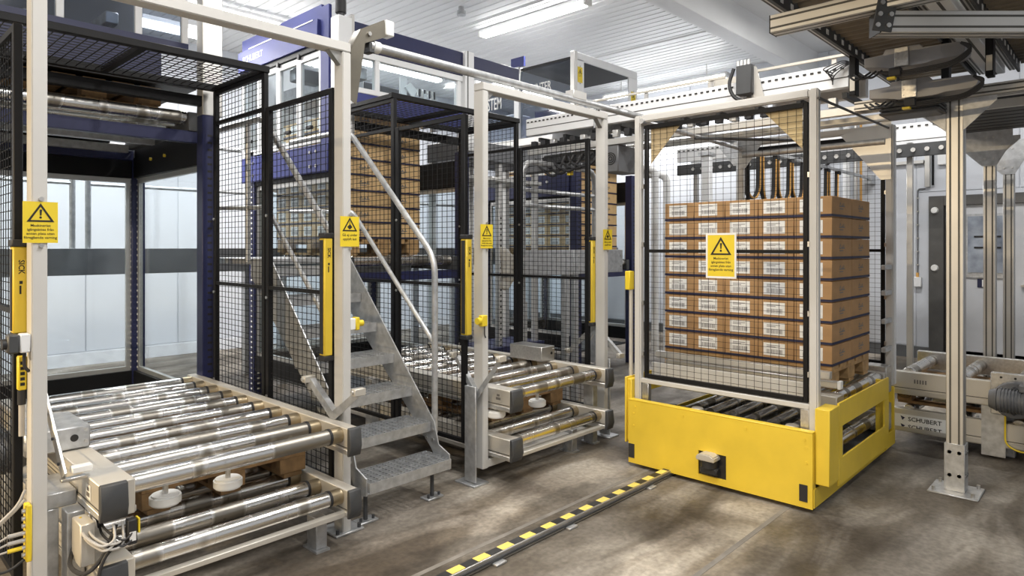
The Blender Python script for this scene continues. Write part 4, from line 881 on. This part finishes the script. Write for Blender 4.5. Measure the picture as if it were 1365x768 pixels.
bx(pm, 'top_bar', PX + .02, 7.36, PY - .02, PY, 3.665, 3.76, WHITEP, .004); bx(pm, 'front_plate', 7.16, 7.36, PY - .02, PY, 3.15, 3.665, WHITEP, .003); bx(pm, 'post', 7.30, 7.36, PY, PY + .06, 2.55, 3.66, WHITEP, .004)
bx(pm, 'roof_panel', PX + .02, 7.36, PY + .01, 5.60, 3.70, 3.72, BLKP); bx(pm, 'roof_edge', PX, 7.36, 5.60, 5.66, 3.58, 3.74, WHITEP, .003)
for y, z1 in ((5.58, 3.74), (6.34, 3.7)): bx(pm, 'post', PX - .02, PX + .06, y, y + .08, 2.55, z1, WHITEP, .004)
us = Vector((0, -.62, 0))
def sq(y, z): return (Vector((PX + .019, y, z)), us, Vector((0, 0, 1)), Vector((-1, 0, 0)))
g = bx(pm, 'glass_panel', PX + .02, PX + .026, PY + .03, 5.58, 2.85, 3.68, SMOKE); flat(text_mb('PRINTER', .155, sq(5.27, 3.385), .001, 'CENTER', .012), 'lettering', WHTP, g)
g = bx(pm, 'glass_panel', PX + .02, PX + .026, 5.66, 6.34, 2.85, 3.62, SMOKE); flat(text_mb('SYSTEM', .22, (sq(6.10, 3.275)[0], us * .82, Vector((0, 0, 1)), Vector((-1, 0, 0))), .001, 'CENTER', .012), 'lettering', WHTP, g)
bx(pm, 'inner_block', PX + .3, PX + .9, 5.1, 5.6, 2.80, 3.25, BLUEP, .01); bx(pm, 'inner_block', PX + .12, PX + .4, 5.75, 6.2, 2.85, 3.20, WHITEP, .01); bx(pm, 'inner_tube', PX + .2, PX + .26, 4.9, 5.5, 3.2, 3.26, ALU)
bx(pm, 'base_profile', PX - .02, 7.36, PY, 6.42, 2.75, 2.84, ALU, .004); bx(pm, 'blue_fin', PX - .01, PX + .02, 5.50, 5.72, 3.74, 3.86, BLUEP)
bx(pm, 'blue_beam', 6.08, 6.099, PY + .10, 6.40, 2.10, 2.36, NAVY, .004)
for y in (5.15, 5.30):
    for z in (2.16, 2.28): cy(pm, 'bolt', (6.07, y, z), (6.08, y, z), .016, WHTP, 8)
for (F, lb) in ((FRONT(6.14, PY - .021, 3.50), 'small yellow warning sign on the left leg of the printer enclosure'), (FRONT(7.26, PY - .021, 3.40), 'small yellow warning sign on the right leg of the printer enclosure')):
    sign(F, .09 if F[0].x < 6.5 else .10, .18, lb, TX2, 'load', .013)
# ================================================================= WHITE OVERHEAD CONVEYOR (along Y)
oc = thing('overhead_conveyor', 'long white overhead conveyor crossing above the cart', 'conveyor', (4.95, 2.6, 2.4))
WX = 4.85
for (y0, y1) in ((1.42, 2.10), (2.16, 3.52), (3.56, 4.38)):
    s = bx(oc, 'side_profile', WX, WX + .06, y0, y1, 2.59, 2.755, WHITEP, .004)
    for z in (2.655,): bx(s, 'profile_groove', WX - .0015, WX, y0, y1, z, z + .008, ALUD)
    ch = MB(); y = y0 + .03
    while y < y1 - .03: ch.box(WX - .006, WX, y, y + .022, 2.716, 2.728); y += .05
    ch.build('chain_slots', BLKP, s, kind='stuff')
    bx(oc, 'far_profile', WX + .40, WX + .46, y0, y1, 2.59, 2.755, WHITEP, .004); bx(oc, 'belt', WX + .07, WX + .39, y0, y1, 2.72, 2.735, DGREY)
gr = bx(oc, 'guide_rail', WX - .012, WX + .0, 1.42, 2.08, 2.80, 2.822, COVER, .003); bx(oc, 'guide_rail', WX - .012, WX + .0, 2.3, 3.75, 2.80, 2.822, COVER, .003)
for y in (1.5, 2.05, 2.4, 3.0, 3.6): bx(oc, 'guide_bracket', WX + .0, WX + .02, y, y + .03, 2.755, 2.82, STEEL)
lr = bx(oc, 'lower_rail', WX, WX + .05, -.6, 4.36, 2.40, 2.455, ALU, .003); bx(oc, 'lower_rail', WX + .42, WX + .47, -.6, 4.36, 2.40, 2.455, ALU, .003)
for k in range(24):
    y = 1.5 + k * .12
    bx(oc, 'sensor_block', WX + .0, WX + .05, y, y + .055, 2.465, 2.53, RUBBER if k % 3 else ALU, .003)
for k in range(10): bx(oc, 'cross_tie', WX + .06, WX + .42, 1.45 + k * .31, 1.48 + k * .31, 2.53, 2.57, DGREY)
hdv = bx(oc, 'drive_head', WX - .07, WX + .02, 2.07, 2.19, 2.64, 2.86, DGREY, .006); tb(oc, 'drive_cable', [(WX - .08, 2.20, 2.84), (WX - .09, 2.24, 2.72), (WX - .08, 2.20, 2.62), (WX - .06, 2.12, 2.58)], .014, RUBBER, .06)
MB().prism([(-.02, 0), (.06, 0), (.0, .24), (-.05, .26)], SIDE(WX - .02, 2.05, 2.60), 0, .004).build('drive_shield', ALU, oc)
for k in range(4): cy(oc, 'fitting', (WX - .04, 2.10 + k * .028, 2.86), (WX - .04, 2.10 + k * .028, 2.90), .011, ALU, 8)
bx(oc, 'carton_guide', WX + .1, WX + .3, 2.22, 2.5, 2.74, 2.83, COVER); bx(oc, 'end_plate', WX - .01, WX + .47, 3.53, 3.55, 2.57, 2.80, GALV)
for k in range(5): tb(oc, 'loose_cable', [(WX - .01, 1.52, 2.62 + k * .02), (WX - .07, 1.50 + .02 * k, 2.66 + k * .015), (WX - .04, 1.44, 2.72 + k * .012), (WX, 1.40, 2.75)], .004, RUBBER, .04)
for y in (-.4, 4.0): pass
# far parallel conveyor on the right wall side
o2 = thing('overhead_conveyor', 'white overhead conveyor with dark chain close to the right wall', 'conveyor', (9.0, 2.2, 2.6))
FX = 8.2
for (y0, y1) in ((1.30, 4.6),):
    bx(o2, 'side_profile', FX, FX + .06, y0, y1, 2.66, 2.84, WHITEP, .004); bx(o2, 'top_profile', FX, FX + .06, y0, y1, 2.90, 2.97, WHITEP, .004); bx(o2, 'side_profile', FX + .4, FX + .46, y0, y1, 2.66, 2.84, WHITEP, .004); bx(o2, 'lower_rail', FX + .0, FX + .05, y0, y1, 2.48, 2.62, DGREY, .003)
    ch = MB(); y = y0 + .03
    while y < y1 - .03: ch.box(FX - .006, FX, y, y + .03, 2.80, 2.815); y += .07
    ch.build('chain_slots', BLKP, o2, kind='stuff')
for k in range(24): cy(o2, 'chain_roller', (FX - .02, 1.36 + k * .13, 2.55), (FX - .001, 1.36 + k * .13, 2.55), .024, STEEL if k % 3 else ALU, 10)
for k in range(6): tb(o2, 'hose', [(FX - .02, 1.52, 2.97 + .01 * k), (FX - .08, 1.55 - .03 * k, 3.06), (FX - .04, 1.43 - .02 * k, 3.12), (FX, 1.36, 2.98)], .010, RUBBER, .08)
for y in (1.8, 4.4): bx(o2, 'stand', FX + .2, FX + .26, y, y + .06, 0, 2.66, ALU, .003)
# ================================================================= ALUMINIUM SUPPORT COLUMNS
def profile(par, name, p0, p1, a, b, up=(0, 0, 1), m=ALU):
    o = MB().bar(p0, p1, a, b, up).build(name, m, par, .003)
    p0 = Vector(p0); p1 = Vector(p1); d = (p1 - p0).normalized(); r = d.cross(Vector(up))
    if r.length < 1e-4: r = d.cross(Vector((1, 0, 0)))
    r.normalize(); u = r.cross(d).normalized()
    g = MB(); k = .0008
    for s in (-1, 1):
        for q in (-.25, .25):
            c = r * s * (a / 2) + u * (b * q); g.bar(p0 + c, p1 + c, k * 2, .010, u)
            c = u * s * (b / 2) + r * (a * q); g.bar(p0 + c, p1 + c, .010, k * 2, u)
    g.build('slot', ALUD, o); return o
def column(x, y, ztop, label, wd=.09, dp=.09):
    t = thing('support_column', label, 'column', (x, y, 0), 'aluminium support columns')
    profile(t, 'profile', (x, y, .012), (x, y, ztop), wd, dp, (0, 1, 0))
    bx(t, 'base_plate', x - .13, x + .13, y - .13, y + .13, 0, .012, GALV, .004)
    for s in (-1, 1):
        bx(t, 'foot_bracket', x + s * (wd / 2 + .004) - .004, x + s * (wd / 2 + .004) + .004, y - .05, y + .05, .012, .30, GALV, .002); bx(t, 'foot_bracket', x - .055, x + .055, y + s * (dp / 2 + .004) - .004, y + s * (dp / 2 + .004) + .004, .012, .30, GALV, .002)
        for q in (-1, 1):
            cy(t, 'anchor_bolt', (x + s * .10, y + q * .10, .012), (x + s * .10, y + q * .10, .035), .010, STEEL, 8)
            for z in (.11, .25): cy(t, 'bolt', (x + q * .025, y - dp / 2 - .014, z), (x + q * .025, y - dp / 2 - .006, z), .011, STEEL, 8); cy(t, 'bolt', (x - wd / 2 - .014, y + q * .025, z), (x - wd / 2 - .006, y + q * .025, z), .011, STEEL, 8)
    for s in (-1, 1):
        MB().prism([(s * .045, 0), (s * .21, 0), (s * .21, -.03), (s * .045, -.19)], SIDE(x - wd / 2 + .003, y, ztop), 0, .006).build('gusset', GALV, t)
    return t
column(4.822, .80, 2.395, 'tall aluminium column with bolted foot in front of the right conveyor')
def back_column(x, y, ztop, label):
    t = column(x, y, ztop, label, .085, .085)
    MB().prism([(-.20, .10), (.16, .10), (.16, -.02), (.05, -.22), (-.05, -.22), (-.20, -.06)], SIDE(x - .047, y, ztop - .02), 0, .006).build('gusset_plate', GALV, t)
    for (u, v) in ((-.02, .02), (.03, .02), (-.03, -.16), (.03, -.16), (.03, .08)): cy(t, 'bolt', (x - .062, y - u, ztop - .02 + v), (x - .053, y - u, ztop - .02 + v), .009, STEEL, 8)
back_column(6.85, .894, 2.42, 'aluminium column with blue-grey gusset plate behind the first column'); back_column(7.75, .865, 2.42, 'farthest aluminium column with gusset plate at the right edge')
# ================================================================= OVERHEAD ROLLER LANES (along X) AT TOP RIGHT
ol = thing('overhead_roller_conveyor', 'dark overhead roller conveyor seen from below at the top right', 'conveyor', (4, .9, 2.7))
def lane(y0, y1, x0, x1, z):
    for y in (y0, y1): o = profile(ol, 'side_frame', (x0, y, z + .05), (x1, y, z + .05), .04, .10, m=ALU); bx(ol, 'inner_plate', x0, x1, y - (.045 if y == max(y0, y1) else -.03), y - (.03 if y == max(y0, y1) else -.045), z - .02, z + .10, DGREY)
    xs = []; x = x0 + .05
    me = MB().cyl((0, -(abs(y1 - y0) - .10) / 2, 0), (0, (abs(y1 - y0) - .10) / 2, 0), .034, 14).mesh('carrier_roller', DGR)
    while x < x1: o = bpy.data.objects.new('carrier_roller', me); COL.objects.link(o); o.parent = ol; o.location = Vector((x, (y0 + y1) / 2, z + .07)) - ol.location; x += .088
    mb = MB(); x = x0 + .1
    while x < x1 - .05: mb.box(x, x + .035, max(y0, y1) - .048, max(y0, y1) - .045, z + .0, z + .03); x += .14
    mb.build('clip_row', WHTP, ol, kind='stuff')
DGR = mat('brown_grey_roller', (.22, .19, .15), .5, .4, .2, 5)
lane(.82, 1.38, 2.5, 5.9, 2.765); lane(.10, .64, 2.5, 5.9, 2.765)
wl = bx(ol, 'white_profile', 2.6, 5.85, .675, .785, 2.74, 2.84, WHITEP, .004); bx(wl, 'profile_groove', 2.6, 5.85, .72, .735, 2.738, 2.74, ALUD)
for (y0, y1) in ((.82, 1.38), (.10, .64)):
    for y in (y0 + .02, y1 - .02): bx(ol, 'drop_bracket', 4.72, 4.80, y - .02, y + .02, 2.50, 2.765, BLACK, .003); 
    bx(ol, 'bracket_label', 4.718, 4.72, y1 - .035, y1 - .005, 2.53, 2.62, COVER)
# supporting beams
sb = thing('support_beam', 'thick aluminium profile beam with joining plate at the top right corner', 'beam', (3.4, .9, 2.6))
profile(sb, 'beam', (3.40, 1.355, 2.635), (3.40, -.6, 2.635), .09, .09); MB().box(3.355, 3.445, 1.355, 1.359, 2.59, 2.68).build('end_cover', RUBBER, sb)
s, c = math.sin(math.radians(43.3)), math.cos(math.radians(43.3))
j0 = Vector((3.40, .86, 2.53)); dr = Vector((s, -c, 0))
sb2 = thing('diagonal_beam', 'aluminium profile beam running diagonally to the right edge under the overhead rollers', 'beam', j0)
profile(sb2, 'beam', j0 + dr * -.02, j0 + dr * 1.6, .09, .10)
MB().bar(j0 + dr * -.026, j0 + dr * -.02, .092, .102).build('end_cover', RUBBER, sb2)
nf = Vector((-c, -s, 0)); F = (j0 + nf * .052, dr, Vector((0, 0, 1)), nf)
jp = MB().prism([(-.07, -.045), (.02, -.055), (.06, .14), (-.03, .15)], F, 0, .008).build('joining_plate', DGREY, sb2, .003)
for (u, v) in ((-.045, -.022), (.004, -.024), (-.034, .028), (.016, .026), (-.023, .08), (.027, .078)): MB().cyl(F[0] + dr * u + Vector((0, 0, v)) + nf * .008, F[0] + dr * u + Vector((0, 0, v)) + nf * .015, .011, 10).build('bolt', STEEL, jp)
# cross beams and sheet-metal drive covers on the column head
cbm = thing('cross_beam', 'long aluminium beam on top of the first column carrying the overhead conveyors', 'beam', (4.82, .8, 2.4))
profile(cbm, 'beam', (4.80, 1.36, 2.43), (4.80, -1.2, 2.43), .08, .065)
MGREY = mat('grey_sheet_cover', (.26, .26, .27), .42, .5, .12, 6)
def arm_cover(x, y0, y1, z, label):
    t = thing('drive_unit', label, 'drive cover', (x, (y0 + y1) / 2, z), 'sheet metal drive arms')
    F = SIDE(x, 0, z); L = y1 - y0
    pts = [(-y1, .015), (-y1 + L * .18, .0), (-y1 + L * .30, -.015), (-y1 + L * .62, -.015), (-y1 + L * .72, -.005)] + [(-y0 - .05 + .05 * math.cos(q), .035 + .04 * math.sin(q)) for q in [-math.pi / 2 + i * math.pi / 8 for i in range(9)]] + [(-y1 + L * .6, .078), (-y1 + L * .57, .10), (-y1 + L * .22, .10), (-y1 + L * .2, .075), (-y1, .07)]
    b = MB().prism(pts, F, -.16, 0).build('cover', MGREY, t, .003)
    pl = MB().rect(-y1 + L * .32, -y1 + L * .46, -.01, .095, F, 0, .012).build('clamp_plate', STEEL, b, .002)
    for u in (.335, .445):
        for v in (.01, .04, .07): p = F[0] + F[1] * (-y1 + L * u) + F[2] * v; MB().cyl(p + F[3] * .012, p + F[3] * .018, .006, 8).build('bolt', STEEL, pl)
    for k in range(3): tb(t, 'cable', [(x - .02, y0 + .02, z + .06), (x - .03, y0 - .04, z + .03 - k * .012), (x - .03, y0 + .05, z - .04 - k * .01), (x - .03, y0 + .3, z - .05 - k * .01), (x - .03, y0 + .42, z - .03)], .007, RUBBER, .08)
    bx(t, 'sensor', x - .05, x + .0, y0 + .30, y0 + .36, z - .07, z - .02, RUBBER, .004); bx(t, 'sensor_tip', x - .045, x - .005, y0 + .33, y0 + .37, z - .082, z - .07, YELS)
    for k in range(3): tb(t, 'loom', [(x - .02, y0 + .40 + .03 * k, z - .02), (x - .05, y0 + .45 + .04 * k, z - .07), (x - .02, y0 + .52 + .03 * k, z - .02)], .006, RUBBER, .04)
    return t
arm_cover(4.25, .66, 1.16, 2.535, 'upper sheet metal drive arm under the overhead rollers')
arm_cover(4.50, .64, 1.20, 2.40, 'lower sheet metal drive arm just above the first column head')
ub = thing('motor_roller_block', 'ribbed dark motor block under the lower drive arm', 'motor', (4.6, 1.0, 2.3))
for k in range(3): bx(ub, 'rib', 4.56, 4.80, .84, 1.16, 2.315 + k * .022, 2.330 + k * .022, DGREY, .003)
bx(ub, 'body', 4.58, 4.78, .86, 1.14, 2.31, 2.385, MOTOR, .004)
# dark ribbed chute behind the column head
rc = thing('ribbed_chute', 'dark ribbed conveyor chute seen from below behind the first column head', 'conveyor', (6.5, .9, 2.6))
for k in range(9): bx(rc, 'slat', 5.45 + k * .15, 5.45 + k * .15 + .12, .17, 1.15, 2.47, 2.60, DGREY, .003)
for y in (.12, 1.15): bx(rc, 'side_frame', 5.25, 7.6, y, y + .05, 2.50, 2.58, ALU, .004)
tb(rc, 'hose', [(5.4, .35, 2.50), (5.6, .3, 2.42), (5.9, .3, 2.46), (6.2, .35, 2.5)], .03, RUBBER, .15)
# ================================================================= FESTOON CABLES
ft = thing('festoon_track', 'horizontal steel festoon track behind the cart', 'track', (7.5, 2.7, 2.44))
bx(ft, 'track', 5.9, 10.1, 2.69, 2.725, 2.44, 2.475, GALV, .003)
for k in range(8): bx(ft, 'trolley', 6.05 + k * .39, 6.13 + k * .39, 2.68, 2.735, 2.40, 2.445, RUBBER, .004)
bx(ft, 'wall_bracket', 10.1, 10.288, 2.66, 2.76, 2.38, 2.50, GALV, .003)
lbn = ['first', 'second', 'third', 'fourth', 'fifth', 'sixth', 'seventh']
for k in range(7):
    x0 = 6.10 + k * .39; dp = .43 + .04 * math.sin(k * 1.7)
    t = thing('festoon_loop', 'black hanging cable loop with tan edge, %s from the left on the festoon track' % lbn[k], 'cable loop', (x0 + .2, 2.7, 2.0), 'hanging festoon cable loops')
    C = [(x0 + .0, 2.40), (x0 + .01, 2.40 - dp * .65)] + [(x0 + .16 - .15 * math.cos(q), 2.40 - dp * .65 - (dp * .35) * math.sin(q)) for q in [math.pi * i / 12 for i in range(1, 12)]] + [(x0 + .31, 2.40 - dp * .65), (x0 + .32, 2.40)]
    def ribbon(y0, y1, h, nm, mm):
        mb = MB()
        for i in range(len(C) - 1):
            (xa, zo), (xb, zp) = C[i], C[i + 1]; dx, dz = xb - xa, zp - zo; l = math.hypot(dx, dz); nx, nz = -dz / l * h, dx / l * h
            mb.add([(xa - nx, y0, zo - nz), (xb - nx, y0, zp - nz), (xb + nx, y0, zp + nz), (xa + nx, y0, zo + nz), (xa - nx, y1, zo - nz), (xb - nx, y1, zp - nz), (xb + nx, y1, zp + nz), (xa + nx, y1, zo + nz)],
                   [(0, 1, 2, 3), (7, 6, 5, 4), (0, 4, 5, 1), (1, 5, 6, 2), (2, 6, 7, 3), (3, 7, 4, 0)])
        mb.build(nm, mm, t)
    ribbon(2.69, 2.725, .010, 'cable_ribbon', RUBBER); ribbon(2.678, 2.69, .006, 'edge_strip', ORANGE)
# ================================================================= PIPES, POSTS AND GUARDS BEHIND THE CART
for k, (x, y) in enumerate(((6.55, 3.95), (6.72, 3.90))):
    tag(MB().tube([(x, y, .3), (x, y, 2.38 - k * .06), (x - .25, y + .15, 2.38 - k * .06)], .042, 12, .10).build('bent_pipe', WHITEP), 'white bent pipe behind the cart frame, %s one' % ('left' if k == 0 else 'right'), 'pipe', 'white bent pipes')
wp = thing('white_post', 'square white post behind the cart frame with bracket', 'post', (7.6, 3.85, 0)); bx(wp, 'post', 7.55, 7.65, 3.80, 3.90, 0, 2.62, WHITEP, .006); bx(wp, 'bracket', 7.5, 7.7, 3.78, 3.92, 2.62, 2.66, GALV)
gb = thing('guard_beam', 'galvanised guard beam on legs behind the fourth gate post', 'guard', (5.0, 3.9, 0))
bx(gb, 'beam', 4.30, 5.05, 3.95, 3.96, 1.235, 1.47, GALV, .003); bx(gb, 'beam', 5.06, 5.9, 3.95, 3.96, 1.235, 1.47, GALV, .003)
for x in (4.95, 5.10): bx(gb, 'leg', x, x + .06, 3.965, 4.02, 0, 1.47, GALV, .003)
for x in (4.34, 4.95, 5.12, 5.85):
    for z in (1.30, 1.41): cy(gb, 'bolt', (x + .02, 3.944, z), (x + .02, 3.95, z), .012, STEEL, 8)
rg = thing('tube_guard', 'bent tube guardrail behind the fourth gate post', 'guardrail', (5, 4.1, 1.47))
r_ = tb(rg, 'rail', [(4.45, 4.06, 1.0), (4.45, 4.06, 2.28), (5.55, 4.06, 2.28), (5.55, 4.06, 1.0)], .028, GALV, .14, 12); tb(r_, 'mid_rail', [(4.45, 4.06, 1.88), (5.55, 4.06, 1.88)], .02, GALV); tb(r_, 'mid_rail', [(4.45, 4.06, 2.02), (5.55, 4.06, 2.02)], .02, GALV)
bx(rg, 'foot', 4.42, 4.48, 4.03, 4.09, 0, 1.0, GALV); bx(rg, 'foot', 5.52, 5.58, 4.03, 4.09, 0, 1.0, GALV)
cl = thing('plastic_sheet', 'white plastic sheet hanging on the mesh beside the guard beam', 'sheet', (4.35, 4.05, 1.3))
mb = MB(); n = 8; vs = []; fs = []
for i in range(n + 1):
    for q in range(n + 1):
        u, v = i / n, q / n; vs.append((4.25 + .02 * math.sin(u * 7 + v * 3), 4.16 - .30 * u * (1 - .6 * v), 1.50 - .38 * v - .10 * u * (1 - v) + .012 * math.sin(u * 9)))
for i in range(n):
    for q in range(n): fs.append((i * (n + 1) + q, i * (n + 1) + q + 1, (i + 1) * (n + 1) + q + 1, (i + 1) * (n + 1) + q))
mb.add(vs, fs); so = mb.build('sheet', CLOTH, cl); sm = so.modifiers.new('th', 'SOLIDIFY'); sm.thickness = .003
# grey machine hood between the lifts
bm_ = thing('machine_hood', 'dark grey machine hood on slim uprights between the middle and far lifts', 'machine', (5.1, 5.2, 0))
bx(bm_, 'hood', 4.55, 5.75, 4.95, 5.55, 2.40, 2.60, MOTOR, .01); bx(bm_, 'shelf', 4.55, 5.75, 4.95, 5.55, 2.20, 2.24, ALU, .004)
for x in (4.55, 5.1, 5.69): bx(bm_, 'upright', x, x + .06, 5.0, 5.06, 0, 2.40, ALU, .003); bx(bm_, 'upright', x, x + .06, 5.46, 5.52, 0, 2.40, ALU, .003)
mb = MB()
for x in (4.57, 5.12):
    for k in range(26): mb.box(x, x + .02, 4.9985, 5.0, .3 + k * .06, .32 + k * .06)
mb.build('perforated_strip', BLKP, bm_, kind='stuff')
bx(bm_, 'base', 4.5, 5.8, 4.95, 5.5, 0, .42, NAVY, .004)
cbx = thing('control_box', 'dark control box with round fan grille under the header pipe', 'control box', (5.0, 3.35, 2.2))
bx(cbx, 'housing', 4.86, 5.16, 3.30, 3.46, 2.16, 2.40, MOTOR, .008); F = SIDE(4.859, 3.38, 2.28)
for r in (.055, .038, .02): 
    mb = MB()
    for i in range(20):
        a, b = 2 * math.pi * i / 20, 2 * math.pi * (i + 1) / 20; mb.prism([(r * math.cos(a), r * math.sin(a)), (r * math.cos(b), r * math.sin(b)), ((r - .006) * math.cos(b), (r - .006) * math.sin(b)), ((r - .006) * math.cos(a), (r - .006) * math.sin(a))], F, 0, .004)
    mb.build('fan_grille', BLKP, cbx)
bx(cbx, 'duct', 4.88, 4.98, 3.30, 3.46, 2.40, 2.44, GALV)
# gantry hook assembly and tangle under the white conveyor left part
gm = thing('gripper_unit', 'dark gripper mechanism hanging under the white conveyor above the middle gate', 'mechanism', (4.9, 4.0, 2.4))
bx(gm, 'body', 4.90, 5.25, 3.6, 4.2, 2.30, 2.39, DGREY, .01); bx(gm, 'arm', 4.86, 4.94, 3.7, 4.5, 2.22, 2.28, MOTOR, .01); cy(gm, 'tip', (4.88, 3.85, 2.17), (4.88, 3.85, 2.22), .03, YELS); 
for k in range(5): tb(gm, 'hose', [(4.88, 3.5 + .1 * k, 2.36), (4.84, 3.6 + .1 * k, 2.22 - .02 * k), (4.86, 3.8 + .1 * k, 2.26), (4.9, 3.9 + .1 * k, 2.36)], .014, RUBBER, .1)
# glass enclosure above the left lift
ge = thing('glass_enclosure', 'glass enclosure with white frame bars above the left mesh roof', 'enclosure', (1, 4.9, 2.65))
for x in (.10, .55, 1.05, 1.50, 1.80): bx(ge, 'mullion', x, x + .045, 4.90, 4.94, 2.94, 3.75, WHITEP, .003)
for k, (a, b) in enumerate(((.145, .55), (.595, 1.05), (1.095, 1.50), (1.545, 1.80))): bx(ge, 'glass_panel', a, b, 4.915, 4.921, 2.94, 3.75, SMOKE)
bx(ge, 'blue_panel', -.4, 1.66, 4.885, 4.90, 2.60, 2.86, NAVY); bx(ge, 'sill', .1, 1.845, 4.90, 4.94, 2.86, 2.94, NAVY); bx(ge, 'inner_body', .1, 1.75, 5.6, 6.2, 2.9, 3.42, MOTOR, .01); bx(ge, 'inner_arm', .35, .45, 5.0, 5.6, 3.05, 3.13, GALV, .006); bx(ge, 'inner_arm', 1.35, 1.43, 5.0, 5.6, 3.0, 3.08, GALV, .006); bx(ge, 'support', .1, .16, 4.90, 4.96, 2.36, 2.88, NAVY); bx(ge, 'inner_beam', .3, 1.8, 5.3, 5.4, 2.85, 2.95, MOTOR, .01); bx(ge, 'inner_arm', .9, 1.0, 5.0, 6.0, 2.9, 2.98, GALV, .006); bx(ge, 'bracket', .18, .42, 4.84, 4.89, 2.74, 3.1, GALV, .004)
